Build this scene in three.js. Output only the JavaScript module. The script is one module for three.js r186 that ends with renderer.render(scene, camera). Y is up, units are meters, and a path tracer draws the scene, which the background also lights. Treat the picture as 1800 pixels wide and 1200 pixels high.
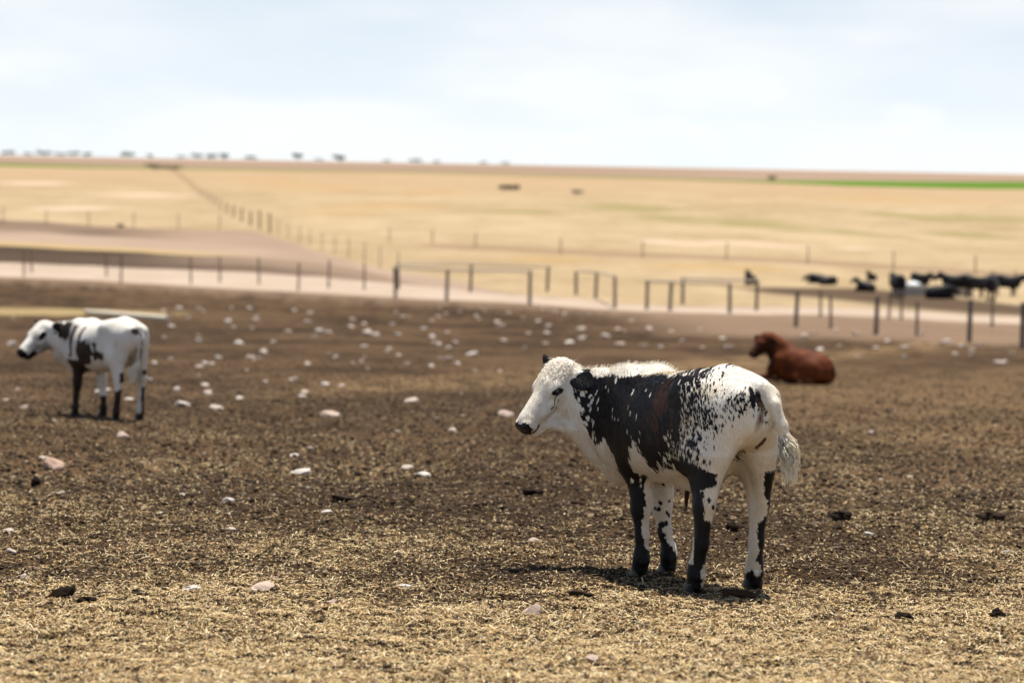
import * as THREE from 'three';
import { mergeGeometries } from 'three/addons/utils/BufferGeometryUtils.js';

// ------------------------------------------------------------------ camera, sky, sun, exposure
const scene = new THREE.Scene();
const EYE = 1.95, PITCH = Math.atan(311 / 4250), ROLL = 0.0183;
const camera = new THREE.PerspectiveCamera(THREE.MathUtils.radToDeg(2 * Math.atan(600 / 4250)), 1024 / 682, 0.1, 30000);
camera.rotation.set(-PITCH, 0, ROLL, 'YXZ');
camera.position.set(0, EYE, 0);
camera.focus = 11.15;
camera.userData.fStop = 2.5;
scene.add(camera);
const renderer = new THREE.WebGLRenderer({ antialias: true });
renderer.toneMapping = THREE.LinearToneMapping;
renderer.toneMappingExposure = 1.75;
renderer.shadowMap.enabled = true;

const SUN_DIR = new THREE.Vector3(0.06, 1, -0.26).normalize();
const sun = new THREE.DirectionalLight(new THREE.Color().setRGB(1, 0.945, 0.845), 4.6);
sun.position.copy(SUN_DIR).multiplyScalar(120);
sun.castShadow = true;
sun.shadow.mapSize.set(4096, 4096);
Object.assign(sun.shadow.camera, { left: -40, right: 40, top: 40, bottom: -140, near: 1, far: 400 });
scene.add(sun, sun.target);

// ------------------------------------------------------------------ random numbers and noise
function rng(seed) {
  let a = seed >>> 0;
  return () => { a = (a + 0x6d2b79f5) | 0; let t = Math.imul(a ^ (a >>> 15), 1 | a); t = (t + Math.imul(t ^ (t >>> 7), 61 | t)) ^ t; return ((t ^ (t >>> 14)) >>> 0) / 4294967296; };
}
const clamp = (x, a = 0, b = 1) => (x < a ? a : x > b ? b : x);
const lerp = (a, b, t) => a + (b - a) * t;
const sstep = (a, b, x) => { const t = clamp((x - a) / (b - a)); return t * t * (3 - 2 * t); };
const hash3 = (x, y, z) => { let h = Math.imul(x, 374761393) ^ Math.imul(y, 668265263) ^ Math.imul(z, 2147483647 ^ 0x2545f491); h = Math.imul(h ^ (h >>> 13), 1274126177); h = Math.imul(h ^ (h >>> 16), 0x85ebca6b); return ((h ^ (h >>> 15)) >>> 0) / 4294967296; };
function vnoise(x, y, z = 0) {
  const ix = Math.floor(x), iy = Math.floor(y), iz = Math.floor(z);
  let fx = x - ix, fy = y - iy, fz = z - iz;
  fx = fx * fx * (3 - 2 * fx); fy = fy * fy * (3 - 2 * fy); fz = fz * fz * (3 - 2 * fz);
  const c = (a, b, d) => hash3(ix + a, iy + b, iz + d);
  const low = lerp(lerp(c(0, 0, 0), c(1, 0, 0), fx), lerp(c(0, 1, 0), c(1, 1, 0), fx), fy);
  if (fz === 0) return low;
  return lerp(low, lerp(lerp(c(0, 0, 1), c(1, 0, 1), fx), lerp(c(0, 1, 1), c(1, 1, 1), fx), fy), fz);
}
function fbm(x, y, z = 0, n = 4) { let s = 0, a = 0.5, t = 0; for (let i = 0; i < n; i++) { s += a * vnoise(x, y, z); t += a; a *= 0.5; x = x * 2.03 + 17.1; y = y * 2.03 + 5.7; z = z * 2.03; } return s / t; }
function pchip(xs, ys) {
  const n = xs.length, m = new Array(n).fill(0), dl = [];
  for (let i = 0; i < n - 1; i++) dl.push((ys[i + 1] - ys[i]) / (xs[i + 1] - xs[i]));
  m[0] = dl[0]; m[n - 1] = dl[n - 2];
  for (let i = 1; i < n - 1; i++) m[i] = dl[i - 1] * dl[i] <= 0 ? 0 : (2 * dl[i - 1] * dl[i]) / (dl[i - 1] + dl[i]);
  return (x) => {
    if (x <= xs[0]) return ys[0]; if (x >= xs[n - 1]) return ys[n - 1];
    let i = 0; while (x > xs[i + 1]) i++;
    const h = xs[i + 1] - xs[i], t = (x - xs[i]) / h, t2 = t * t, t3 = t2 * t;
    return ys[i] * (2 * t3 - 3 * t2 + 1) + h * m[i] * (t3 - 2 * t2 + t) + ys[i + 1] * (3 * t2 - 2 * t3) + h * m[i + 1] * (t3 - t2);
  };
}

// ------------------------------------------------------------------ the sky: thin bright cloud over pale blue
{
  const W = 4096, H = 2048, data = new Float32Array(W * H * 4);
  const rows = [];
  for (let j = 0; j < H; j++) {
    const el = ((j + 0.5) / H - 0.5) * Math.PI, y = Math.sin(el);
    const k = Math.pow(clamp(1 - Math.max(0, y)), 3.2), thin = Math.exp(-Math.max(0, y) * 3.0);
    const blue = [lerp(0.11, 0.765, k), lerp(0.22, 0.85, k), lerp(0.44, 0.915, k)];
    const haze = Math.exp(-Math.max(0, y) * 26);
    const fine = el > -0.02 && el < 0.14;
    const step = fine ? 1 : el < 0 ? 4096 : 4;
    const above = Math.max(y, 0.012);
    for (let i = 0; i < W; i++) {
      const o = (j * W + i) * 4;
      if (i % step) { for (let c = 0; c < 4; c++) data[o + c] = data[o - 4 + c]; continue; }
      const az = ((i + 0.5) / W - 0.5) * 2 * Math.PI;
      // cloud decks at a height above the plain, seen in perspective
      const cx = Math.cos(az) / (above + 0.10), cz = Math.sin(az) / (above + 0.10), e = el * 57.3, a = az * 57.3 + 90;
      const sheet = fbm(cx * 1.9 + 3.1, cz * 1.1 + 8.2, 4.7, 6);
      const wisp = fbm(a * 0.16 + 20.4 + e * 0.12, e * 0.75 + 1.7, 2.3, 6);
      const puff = fbm(a * 0.55 + 4, e * 1.7 + 9, 7.7, 5);
      let cov = sstep(0.38, 0.66, 0.5 * sheet + 0.5 * wisp + 0.05);
      // a clear window of blue high on the left of the view, clearer air low on the right
      const win = sstep(1.05, 0.25, Math.hypot((a + 5.0) / 5.6, (e - 4.15 - 0.12 * (a + 5) - (wisp - 0.5) * 1.0) / 1.0));
      cov *= 1 - 0.85 * win;
      const win2 = sstep(1.1, 0.2, Math.hypot((a - 10.5) / 5.5, (e - 1.7) / 1.5 - (wisp - 0.5)));
      cov *= 1 - 0.65 * win2;
      cov = clamp(cov + 0.5 * sstep(0.60, 0.78, puff) * sstep(0.2, 0.9, e) * sstep(3.6, 1.6, e));
      const lit = 0.965 + 0.06 * (sheet - 0.5) + 0.05 * (puff - 0.5);
      const cl = [lit * 0.978, lit * 1.003, lit * 1.018];
      for (let c = 0; c < 3; c++) {
        let v = lerp(blue[c], cl[c] * (0.45 + 0.55 * thin), cov * (0.2 + 0.66 * thin));
        v = lerp(v, [0.845, 0.885, 0.90][c], haze * 0.65);
        data[o + c] = v * 0.645;
      }
      data[o + 3] = 1;
    }
  }
  const t = new THREE.DataTexture(data, W, H, THREE.RGBAFormat, THREE.FloatType);
  t.mapping = THREE.EquirectangularReflectionMapping; t.magFilter = t.minFilter = THREE.LinearFilter; t.needsUpdate = true;
  scene.background = t; scene.environment = t; scene.environmentIntensity = 1.0; scene.backgroundIntensity = 1.0;
}

// ------------------------------------------------------------------ naming
const counts = {};
function numbered(name) { const n = counts[name] ?? 0; counts[name] = n + 1; return n ? name + '_' + String(n).padStart(3, '0') : name; }
function tag(o, label, category, group, kind) { if (label) o.userData.label = label; if (category) o.userData.category = category; if (group) o.userData.group = group; if (kind) o.userData.kind = kind; return o; }
function shade(o) { o.traverse((m) => { if (m.isMesh) { m.castShadow = true; m.receiveShadow = true; } }); return o; }
function thing(name, label, category, pos = [0, 0, 0], turn = 0, group) {
  const o = new THREE.Group(); o.name = numbered(name); o.position.set(...pos); o.rotation.y = turn; scene.add(o); return tag(o, label, category, group);
}
function part(name, geo, mat, parent) { const m = new THREE.Mesh(geo, mat); m.name = name; m.castShadow = m.receiveShadow = true; parent.add(m); return m; }
function single(name, geo, mat, label, category, group, kind) { const m = new THREE.Mesh(geo, mat); m.name = numbered(name); m.castShadow = m.receiveShadow = true; scene.add(m); return tag(m, label, category, group, kind); }

// ------------------------------------------------------------------ terrain: a slope down to a hollow, plains that rise again to the horizon
const landOf = pchip([-20000, -2000, -200, -30, 0, 11.3, 75, 110, 150, 250, 420, 900, 1300, 2500, 6000, 20000],
  [-60, -20, -3, 0.9, 0.588, 0, -3.31, -4.35, -4.75, -4.9, -4.8, EYE - 3.1, EYE - 2.6, EYE - 0.1, EYE - 1, EYE - 40]);
const land = (x, z) => landOf(z < 0 ? -z + (Math.abs(x) > -z ? 0 : 0) : -z);
function ray(px, py) {   // direction through a point of the photograph (1800 x 1200)
  return new THREE.Vector3((px - 900) / 4250, (600 - py) / 4250, -1).normalize().applyEuler(camera.rotation);
}
function spot(px, py) {  // where that direction meets the ground
  const v = ray(px, py); let t = 4;
  const under = (s) => EYE + v.y * s < land(v.x * s, v.z * s);
  while (!under(t) && t < 15000) t *= 1.003;
  let lo = t / 1.003, hi = t;
  for (let i = 0; i < 30; i++) { const m = (lo + hi) / 2; if (under(m)) hi = m; else lo = m; }
  return new THREE.Vector3(v.x * hi, land(v.x * hi, v.z * hi), v.z * hi);
}
const pxm = (p) => 4250 / -p.z;   // photograph pixels per metre there

// fine relief of the trampled pen: clods and hoof marks
function relief(x, z) {
  const d = Math.hypot(x, z); if (d > 45) return 0;
  const k = 1 - sstep(20, 45, d);
  let h = 0.05 * (fbm(x * 0.9, z * 0.9, 0, 3) - 0.5) + 0.03 * (fbm(x * 4.2 + 7, z * 4.2, 0, 3) - 0.5);
  if (d < 30) {
    const c = fbm(x * 15, z * 15 + 3, 0, 2); h += 0.028 * (c - 0.5) + 0.010 * (vnoise(x * 46, z * 46) - 0.5);
  }
  return h * k;
}
const ground = (x, z) => land(x, z) + relief(x, z);

// straw cover of the pen between 0 and 1, by place
function strawCover(x, z) {
  const d = -z, n = fbm(x * 0.8 + 31, z * 0.55, 0, 4), m = fbm(x * 2.6, z * 2.0 + 9, 0, 3);
  const near = 0.95 - 0.68 * sstep(8.9, 12.0, d) - 0.2 * sstep(12, 17, d) - 0.08 * sstep(17, 30, d);
  const right = 0.17 * sstep(-0.3, 3.0, x) * (1 - sstep(15, 40, d));
  return clamp(near + right + (n - 0.5) * 1.25 + (m - 0.5) * 0.65, 0.02, 1);
}
const QUICK = false;

// ------------------------------------------------------------------ the ground: one sheet, cut along its own borders into pen, road, yard, fields
const DEG = Math.PI / 180;
// azimuth (degrees, right positive) -> distance along the ground, for a border seen through these points of the photograph
function border(points, left, right) {
  const a = [], d = [];
  for (const [px, py] of points) { const p = spot(px, py); a.push(Math.atan2(p.x, -p.z) / DEG); d.push(Math.log(Math.hypot(p.x, p.z))); }
  const f = pchip([-180, -40, ...a, 40, 180], [Math.log(left), Math.log(left), ...d, Math.log(right), Math.log(right)]);
  return (az) => Math.exp(f(az));
}
const rough = (f, amp, freq, seed) => (az) => f(az) * (1 + amp * (fbm(az * freq + seed, seed * 3.3, 0, 3) - 0.5));
const bPen = rough(border([[-20, 486], [150, 492], [330, 503], [520, 513], [700, 523], [930, 534], [1100, 546], [1290, 552], [1430, 553], [1560, 558], [1700, 566], [1830, 571]], 150, 70), 0.012, 1.3, 1);
const bRoad = rough(border([[-20, 461], [150, 467], [330, 475], [480, 482], [600, 490], [760, 504], [900, 518], [1030, 527], [1100, 537], [1290, 541], [1430, 541], [1560, 545], [1700, 553], [1830, 558]], 185, 78), 0.02, 1.1, 2);
const bStrip = rough(border([[-20, 431], [150, 440], [330, 448], [480, 455], [600, 467], [760, 502.5], [900, 517], [1030, 526], [1100, 536], [1290, 540], [1430, 540], [1560, 544], [1700, 552], [1830, 557]], 215, 79), 0.02, 0.9, 3);
const bYard = rough(border([[-20, 386], [70, 389], [150, 396], [300, 403], [430, 406], [470, 414], [600, 455], [700, 478], [780, 490], [900, 516], [1030, 525], [1100, 535], [1290, 539], [1430, 539], [1560, 543], [1700, 551], [1830, 556]], 330, 80), 0.02, 1.2, 4);
const bField = border([[-20, 292], [200, 296], [450, 300], [700, 304], [900, 309], [1100, 314], [1300, 320], [1500, 327], [1700, 332], [1830, 333]], 800, 700);
const bCrop = border([[-20, 287], [200, 292], [450, 297], [700, 301], [900, 305], [1100, 309.5], [1300, 315], [1500, 317.5], [1700, 319], [1830, 319.5]], 1000, 1000);
const bEnd = () => 2600;
const azimuths = [];
{
  const push = (a, b, n) => { for (let i = 0; i < n; i++) azimuths.push(lerp(a, b, i / n)); };
  push(-180, -40, 28); push(-40, -16, 24); push(-16, -13, 24); push(-13, 13, 760); push(13, 16, 24); push(16, 40, 24); push(40, 180, 28); azimuths.push(180);
}
function zone(name, label, category, near, far, rows, every, colour, mat, spacing, detail) {
  const az = azimuths.filter((a, i) => i % every === 0 || i === azimuths.length - 1), n = az.length, pos = new Float32Array(n * (rows + 1) * 3), col = new Float32Array(pos.length), uv = new Float32Array(n * (rows + 1) * 2), idx = [];
  const c = [0, 0, 0];
  for (let i = 0; i < n; i++) {
    const a = az[i] * DEG, d0 = near(az[i]), d1 = Math.max(far(az[i]), d0 * 1.0008), sx = Math.sin(a), cz = -Math.cos(a);
    for (let j = 0; j <= rows; j++) {
      const d = spacing ? spacing(j / rows, d0, d1) : d0 * Math.pow(d1 / d0, j / rows);
      const x = sx * d, z = cz * d, o = i * (rows + 1) + j;
      pos[o * 3] = x; pos[o * 3 + 1] = detail ? ground(x, z) : land(x, z) + (mat.userData.lift ?? 0); pos[o * 3 + 2] = z;
      uv[o * 2] = x / 1.6; uv[o * 2 + 1] = z / 1.6;
      colour(x, z, d, az[i], c); col[o * 3] = c[0]; col[o * 3 + 1] = c[1]; col[o * 3 + 2] = c[2];
      if (i && j) { const p = o - rows - 1; idx.push(p - 1, p, o, p - 1, o, o - 1); }
    }
  }
  const g = new THREE.BufferGeometry();
  g.setAttribute('position', new THREE.BufferAttribute(pos, 3)); g.setAttribute('color', new THREE.BufferAttribute(col, 3)); g.setAttribute('uv', new THREE.BufferAttribute(uv, 2));
  g.setIndex(idx); g.computeVertexNormals();
  return single(name, g, mat, label, category, null, 'structure');
}
function grain(size, seed, f) {   // a tiling texture; f gets tiling noise and returns rgb 0..1 (linear multiplier) and height
  const d = new Uint8Array(size * size * 4), b = new Uint8Array(size * size * 4), o = [0, 0, 0, 0];
  const tile = (u, v, k, s) => { // value noise that repeats every k cells
    const x = u * k, y = v * k, ix = Math.floor(x), iy = Math.floor(y); let fx = x - ix, fy = y - iy; fx *= fx * (3 - 2 * fx); fy *= fy * (3 - 2 * fy);
    const h = (p, q) => hash3(((p % k) + k) % k, ((q % k) + k) % k, s + seed);
    return lerp(lerp(h(ix, iy), h(ix + 1, iy), fx), lerp(h(ix, iy + 1), h(ix + 1, iy + 1), fx), fy);
  };
  for (let j = 0; j < size; j++) for (let i = 0; i < size; i++) {
    f(i / size, j / size, tile, o); const q = (j * size + i) * 4;
    for (let c = 0; c < 3; c++) { d[q + c] = 255 * Math.pow(clamp(o[c]), 1 / 2.2); b[q + c] = 255 * clamp(o[3]); }
    d[q + 3] = b[q + 3] = 255;
  }
  const mk = (a, srgb) => { const t = new THREE.DataTexture(a, size, size, THREE.RGBAFormat); t.wrapS = t.wrapT = THREE.RepeatWrapping; t.magFilter = THREE.LinearFilter; t.minFilter = THREE.LinearMipmapLinearFilter; t.generateMipmaps = true; if (srgb) t.colorSpace = THREE.SRGBColorSpace; t.needsUpdate = true; return t; };
  return [mk(d, true), mk(b, false)];
}
// trodden dung and soil with crumbs and bits of chaff in it
const [soilMap, soilBump] = grain(1024, 11, (u, v, t, o) => {
  const a = t(u, v, 16, 1), b = t(u, v, 64, 2), c = t(u, v, 190, 3), e = t(u, v, 400, 4), k = 0.35 * a + 0.3 * b + 0.2 * c + 0.15 * e;
  const bit = t(u, v, 230, 7) > 0.83 ? 1 : 0, s = 0.42 + 0.5 * k + 0.26 * bit * (0.4 + 0.6 * b);
  o[0] = s; o[1] = s * (bit ? 0.97 : 1); o[2] = s * (bit ? 0.86 : 1); o[3] = 0.3 * a + 0.3 * b + 0.25 * c + 0.15 * e;
});
const mSoil = new THREE.MeshPhysicalMaterial({ vertexColors: true, map: soilMap, bumpMap: soilBump, bumpScale: 0.010, roughness: 1, specularIntensity: 0.12 });
const mFar = new THREE.MeshPhysicalMaterial({ vertexColors: true, roughness: 1, specularIntensity: 0.1 });
const mix3 = (c, a, b, t) => { c[0] = lerp(a[0], b[0], t); c[1] = lerp(a[1], b[1], t); c[2] = lerp(a[2], b[2], t); };
const into = (c, b, t) => { c[0] = lerp(c[0], b[0], t); c[1] = lerp(c[1], b[1], t); c[2] = lerp(c[2], b[2], t); };
const DUNG = [0.047, 0.027, 0.013], UMBER = [0.118, 0.070, 0.036], SAND = [0.25, 0.158, 0.078], STRAW = [0.40, 0.29, 0.14], PALE = [0.60, 0.44, 0.32], TAN = [0.27, 0.18, 0.12];

const heap = spot(60, 548), sandA = spot(600, 682), sandB = spot(1150, 648), tanEdge = spot(1560, 590);
function penColour(x, z, d, az, c) {
  const n = fbm(x * 0.35 + 3, z * 0.28, 0, 4), m = fbm(x * 1.9, z * 1.6 + 20, 0, 4), k = fbm(x * 7, z * 6, 0, 3);
  mix3(c, DUNG, UMBER, clamp((n - 0.5) * 2.2 + 0.33 + (m - 0.5) * 1.5 + (k - 0.5) * 0.8 + 0.25 * sstep(14, 45, d)));
  const far = sstep(0.90, 0.99, d / bPen(az) + (m - 0.5) * 0.08) * sstep(60, 75, d);
  into(c, STRAW, strawCover(x, z) * 0.28 * (1 - sstep(14, 32, d)) * clamp(0.5 + (k - 0.5) * 2.2));
  // a sandy band of trampled feed across the middle of the pen
  const sd = lerp(-sandA.z, -sandB.z, (x - sandA.x) / (sandB.x - sandA.x)), s = Math.abs(-z - sd - (m - 0.5) * 6) / 4.5; into(c, SAND, 0.75 * sstep(1.2, 0.2, s) * sstep(sandA.x - 1.5, sandA.x + 1, x) * sstep(0.25, 0.55, m));
  into(c, SAND, 0.45 * sstep(1.5, 5, x) * sstep(17, 24, d) * (1 - sstep(45, 60, d)) * clamp(m * 1.6 - 0.1));
  // feed straw raked into a low line on the left
  const e = Math.hypot((x - heap.x) / 5.5, (z - heap.z) / 5); into(c, STRAW, 0.85 * sstep(1.15, 0.6, e + (m - 0.5) * 0.5));
  into(c, TAN, 0.75 * far);
  // drier tan ground in the low right-hand corner
  into(c, TAN, 0.85 * sstep(0.70, 0.80, d / bPen(az) + (m - 0.5) * 0.05) * sstep(3, 8, x));
}
const nearRows = (t, d0, d1) => { const cut = 0.80; return t < 0.06 ? lerp(d0, 7.6, t / 0.06) : t < cut ? 7.6 * Math.pow(24 / 7.6, (t - 0.06) / (cut - 0.06)) : 24 * Math.pow(d1 / 24, (t - cut) / (1 - cut)); };
zone('pen_ground', 'dark brown trampled pen ground littered with straw and pale stones', 'ground', () => 0.6, bPen, 420, 1, penColour, mSoil, nearRows, true);
const at01 = (f, a, x) => f(a) / x;
zone('dirt_road', 'pale pinkish dirt road running along outside the pen fence', 'road', bPen, bRoad, 10, 3, (x, z, d, az, c) => {
  const n = fbm(x * 0.5, z * 0.4, 0, 4); mix3(c, [0.30, 0.228, 0.168], [0.385, 0.304, 0.235], n);
}, mFar);
zone('dark_earth_strip', 'dark brown strip of bare earth beyond the dirt road at left', 'earth', bRoad, bStrip, 12, 3, (x, z, d, az, c) => {
  const n = fbm(x * 0.25, z * 0.25, 0, 4), t = (d - bRoad(az)) / Math.max(0.5, bStrip(az) - bRoad(az));
  mix3(c, [0.036, 0.023, 0.0145], [0.066, 0.043, 0.027], n); into(c, [0.24, 0.165, 0.115], 0.85 * sstep(-6.5, -1.5, az + 3.5 + (n - 0.5) * 3)); into(c, [0.07, 0.045, 0.03], 0.6 * sstep(0.5, 0.1, Math.abs(t - 0.18)) * sstep(-2, -6, az));
}, mFar);
zone('dirt_yard', 'tan bare dirt yard with a thin straw line behind the dark strip at left', 'earth', bStrip, bYard, 26, 3, (x, z, d, az, c) => {
  const n = fbm(x * 0.12, z * 0.06, 0, 4), t = (d - bStrip(az)) / Math.max(1, bYard(az) - bStrip(az));
  mix3(c, [0.2322, 0.1634, 0.1161], [0.3182, 0.2322, 0.172], n);
  into(c, [0.3268, 0.2322, 0.1075], 0.9 * sstep(0.20, 0.05, t + (n - 0.5) * 0.15) * sstep(-5.5, -8.5, az));
  into(c, [0.095, 0.062, 0.042], 0.92 * sstep(0.42, 0.62, t + (n - 0.5) * 0.2) * sstep(-7.2, -9.8, az + (n - 0.5) * 2.5));
  into(c, [0.2, 0.135, 0.092], 0.55 * sstep(0.35, 0.55, fbm(x * 0.05, z * 0.02 + 4, 0, 3)) * sstep(0.2, 0.5, t));
}, mFar);
// patches of the straw field where they lie on the land
const olive = [[1100, 365, 130, 9], [1190, 385, 150, 9], [1320, 392, 110, 12], [1640, 383, 90, 8], [1760, 385, 120, 9], [1690, 412, 90, 8], [1480, 408, 90, 6], [900, 372, 120, 5], [1580, 378, 60, 6]].map(([x, y, w, h]) => { const p = spot(x, y), q = spot(x, y - h); return [p.x, p.z, w / pxm(p), Math.abs(p.z - q.z)]; });
const warm = [[560, 330, 150, 8], [680, 362, 130, 8], [760, 338, 90, 6], [470, 318, 90, 5], [600, 372, 90, 8], [1250, 470, 200, 8], [960, 455, 130, 8], [1560, 350, 200, 7]].map(([x, y, w, h]) => { const p = spot(x, y), q = spot(x, y - h); return [p.x, p.z, w / pxm(p), Math.abs(p.z - q.z)]; });
const bare = [[1200, 428, 70, 4], [1290, 427, 90, 4], [1370, 432, 90, 3.5], [1500, 436, 70, 3], [1160, 424, 50, 3], [130, 366, 90, 5], [250, 342, 110, 4], [60, 322, 90, 4]].map(([x, y, w, h]) => { const p = spot(x, y), q = spot(x, y - h); return [p.x, p.z, w / pxm(p), Math.abs(p.z - q.z)]; });
const bTrack = border([[640, 424], [780, 433], [900, 438], [1100, 447], [1250, 452], [1400, 459], [1550, 468], [1700, 477], [1830, 486]], 240, 150);
const bBank = border([[1290, 508], [1340, 514], [1400, 519], [1450, 523], [1500, 528], [1550, 534], [1600, 540], [1700, 548], [1830, 554]], 130, 82), bBankFar = border([[1290, 503], [1340, 505], [1400, 506], [1450, 507], [1500, 508], [1550, 511], [1600, 517], [1700, 527], [1830, 541]], 130, 86);
const inPatch = (list, x, z, n) => { let s = 0; for (const [a, b, w, h] of list) { const e = Math.hypot((x - a) / w, (z - b) / h) + (n - 0.5) * 0.9; s = Math.max(s, sstep(1.1, 0.3, e)); } return s; };
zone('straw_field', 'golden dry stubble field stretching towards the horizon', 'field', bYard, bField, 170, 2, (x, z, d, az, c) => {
  const n = fbm(x * 0.06, z * 0.02, 0, 5), m = fbm(x * 0.25 + 9, z * 0.10, 0, 5), k = fbm(x * 1.2, z * 0.5, 0, 3);
  mix3(c, [0.258, 0.184, 0.102], [0.344, 0.258, 0.155], clamp((n - 0.5) * 1.4 + 0.5 + (m - 0.5) * 1.3 + (k - 0.5) * 0.7 + (vnoise(x * 0.5, z * 0.9 + 3) - 0.5) * 0.4));
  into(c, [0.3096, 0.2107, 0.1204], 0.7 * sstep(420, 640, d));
  into(c, [0.2021, 0.1677, 0.0688], 0.8 * inPatch(olive, x, z, m));
  into(c, [0.3354, 0.2121, 0.0874], 0.42 * inPatch(warm, x, z, m));
  into(c, [0.4558, 0.344, 0.2494], 0.75 * inPatch(bare, x, z, m));
  into(c, [0.1892, 0.1204, 0.0731], 0.7 * sstep(1, 0.25, Math.abs(d / bTrack(az) - 1) / (0.035 + 0.02 * m)) * sstep(-3.2, -1.2, az));
  const b0 = bBank(az), b1 = bBankFar(az); into(c, [0.0645, 0.04042, 0.02494], 0.95 * sstep(-0.35, 0.15, (d - b0) / Math.max(1, b1 - b0)) * sstep(1.3, 0.85, (d - b0) / Math.max(1, b1 - b0)) * sstep(4.8, 6.4, az + (m - 0.5)));
}, mFar);
zone('green_crop', 'narrow strip of bright green irrigated crop before the horizon', 'crop', bField, bCrop, 10, 4, (x, z, d, az, c) => {
  const n = fbm(x * 0.02, z * 0.004, 0, 3), g = Math.max(sstep(3.5, 8.5, az), 0.8 * sstep(-6.5, -10.5, az), 0.22 + 0.25 * sstep(0.4, 0.7, n));
  mix3(c, [0.2064, 0.1548, 0.0817], [0.07, 0.138, 0.011], clamp(g + (n - 0.5) * 0.2));
}, mFar);
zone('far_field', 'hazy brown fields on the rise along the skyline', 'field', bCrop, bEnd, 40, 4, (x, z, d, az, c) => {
  const n = fbm(x * 0.004, z * 0.002, 0, 4), m = fbm(x * 0.003, d * 0.012, 0, 3);
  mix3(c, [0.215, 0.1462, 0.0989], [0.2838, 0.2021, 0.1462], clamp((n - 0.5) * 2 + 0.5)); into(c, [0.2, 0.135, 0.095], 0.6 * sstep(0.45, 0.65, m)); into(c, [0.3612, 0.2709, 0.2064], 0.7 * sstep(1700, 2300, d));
}, mFar);
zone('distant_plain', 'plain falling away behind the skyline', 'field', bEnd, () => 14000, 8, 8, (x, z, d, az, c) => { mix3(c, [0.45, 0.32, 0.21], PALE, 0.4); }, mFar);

// ------------------------------------------------------------------ one continuous skin from a skeleton: distance field, joined smoothly, meshed as surface nets
const V = (x, y, z) => [x, y, z];
const smin = (a, b, k) => { const h = Math.max(k - Math.abs(a - b), 0) / k; return Math.min(a, b) - h * h * k * 0.25; };
function bone(a, b, ra, rb, k = 0.03, flat) {   // tapered limb; flat = [axis, squeeze]: thinner across that axis
  const q = flat ? flat[1] : 1, ax = flat ? flat[0] : null;
  const bx = b[0] - a[0], by = b[1] - a[1], bz = b[2] - a[2], L2 = bx * bx + by * by + bz * bz;
  const f = (x, y, z) => {
    let px = x - a[0], py = y - a[1], pz = z - a[2];
    const t = clamp((px * bx + py * by + pz * bz) / L2);
    px -= bx * t; py -= by * t; pz -= bz * t;
    if (ax) { const s = (px * ax[0] + py * ax[1] + pz * ax[2]) * (1 / q - 1); px += ax[0] * s; py += ax[1] * s; pz += ax[2] * s; }
    const d = Math.sqrt(px * px + py * py + pz * pz) - (ra + (rb - ra) * t);
    return ax && d > 0 ? d * q : d;
  };
  return { f, k };
}
function blob(c, r, k = 0.03, frame) {   // ellipsoid, optionally in a frame of three unit axes
  const f = (x, y, z) => {
    let px = x - c[0], py = y - c[1], pz = z - c[2];
    if (frame) { const [A, B, C] = frame; const u = px * A[0] + py * A[1] + pz * A[2], v = px * B[0] + py * B[1] + pz * B[2], w = px * C[0] + py * C[1] + pz * C[2]; px = u; py = v; pz = w; }
    const x0 = px / r[0], y0 = py / r[1], z0 = pz / r[2], k0 = Math.sqrt(x0 * x0 + y0 * y0 + z0 * z0);
    const x1 = x0 / r[0], y1 = y0 / r[1], z1 = z0 / r[2], k1 = Math.sqrt(x1 * x1 + y1 * y1 + z1 * z1);
    return k1 < 1e-9 ? -Math.min(...r) : (k0 * (k0 - 1)) / k1;
  };
  return { f, k };
}
function trunkOf(xs, top, bottom, half, power = 2.3, k = 0.05) {   // the barrel of the body, from its outlines in side view and in plan
  const ft = pchip(xs, top), fb = pchip(xs, bottom), fw = pchip(xs, half), x0 = xs[0], x1 = xs[xs.length - 1];
  const f = (x, y, z) => {
    const xc = clamp(x, x0, x1), t = ft(xc), b = fb(xc), w = fw(xc), cy = b + (t - b) * 0.47, ry = y > cy ? t - cy : cy - b;
    const u = Math.abs((y - cy) / ry), v = Math.abs(z / w), n = Math.pow(Math.pow(u, power) + Math.pow(v, power), 1 / power);
    const d = (n - 1) * Math.min(ry, w), e = Math.abs(x - xc);
    return e > 0 ? Math.hypot(Math.max(d, 0), e) : d;
  };
  return { f, k };
}
function field(adds, cuts = []) {
  const d = (list, x, y, z) => { let s = list[0].f(x, y, z); for (let i = 1; i < list.length; i++) s = smin(s, list[i].f(x, y, z), list[i].k); for (const c of cuts) s = -smin(-s, c.f(x, y, z), c.k); return s; };
  return { adds, all: (x, y, z) => d(adds, x, y, z), some: (list, x, y, z) => d(list, x, y, z) };
}
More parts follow.
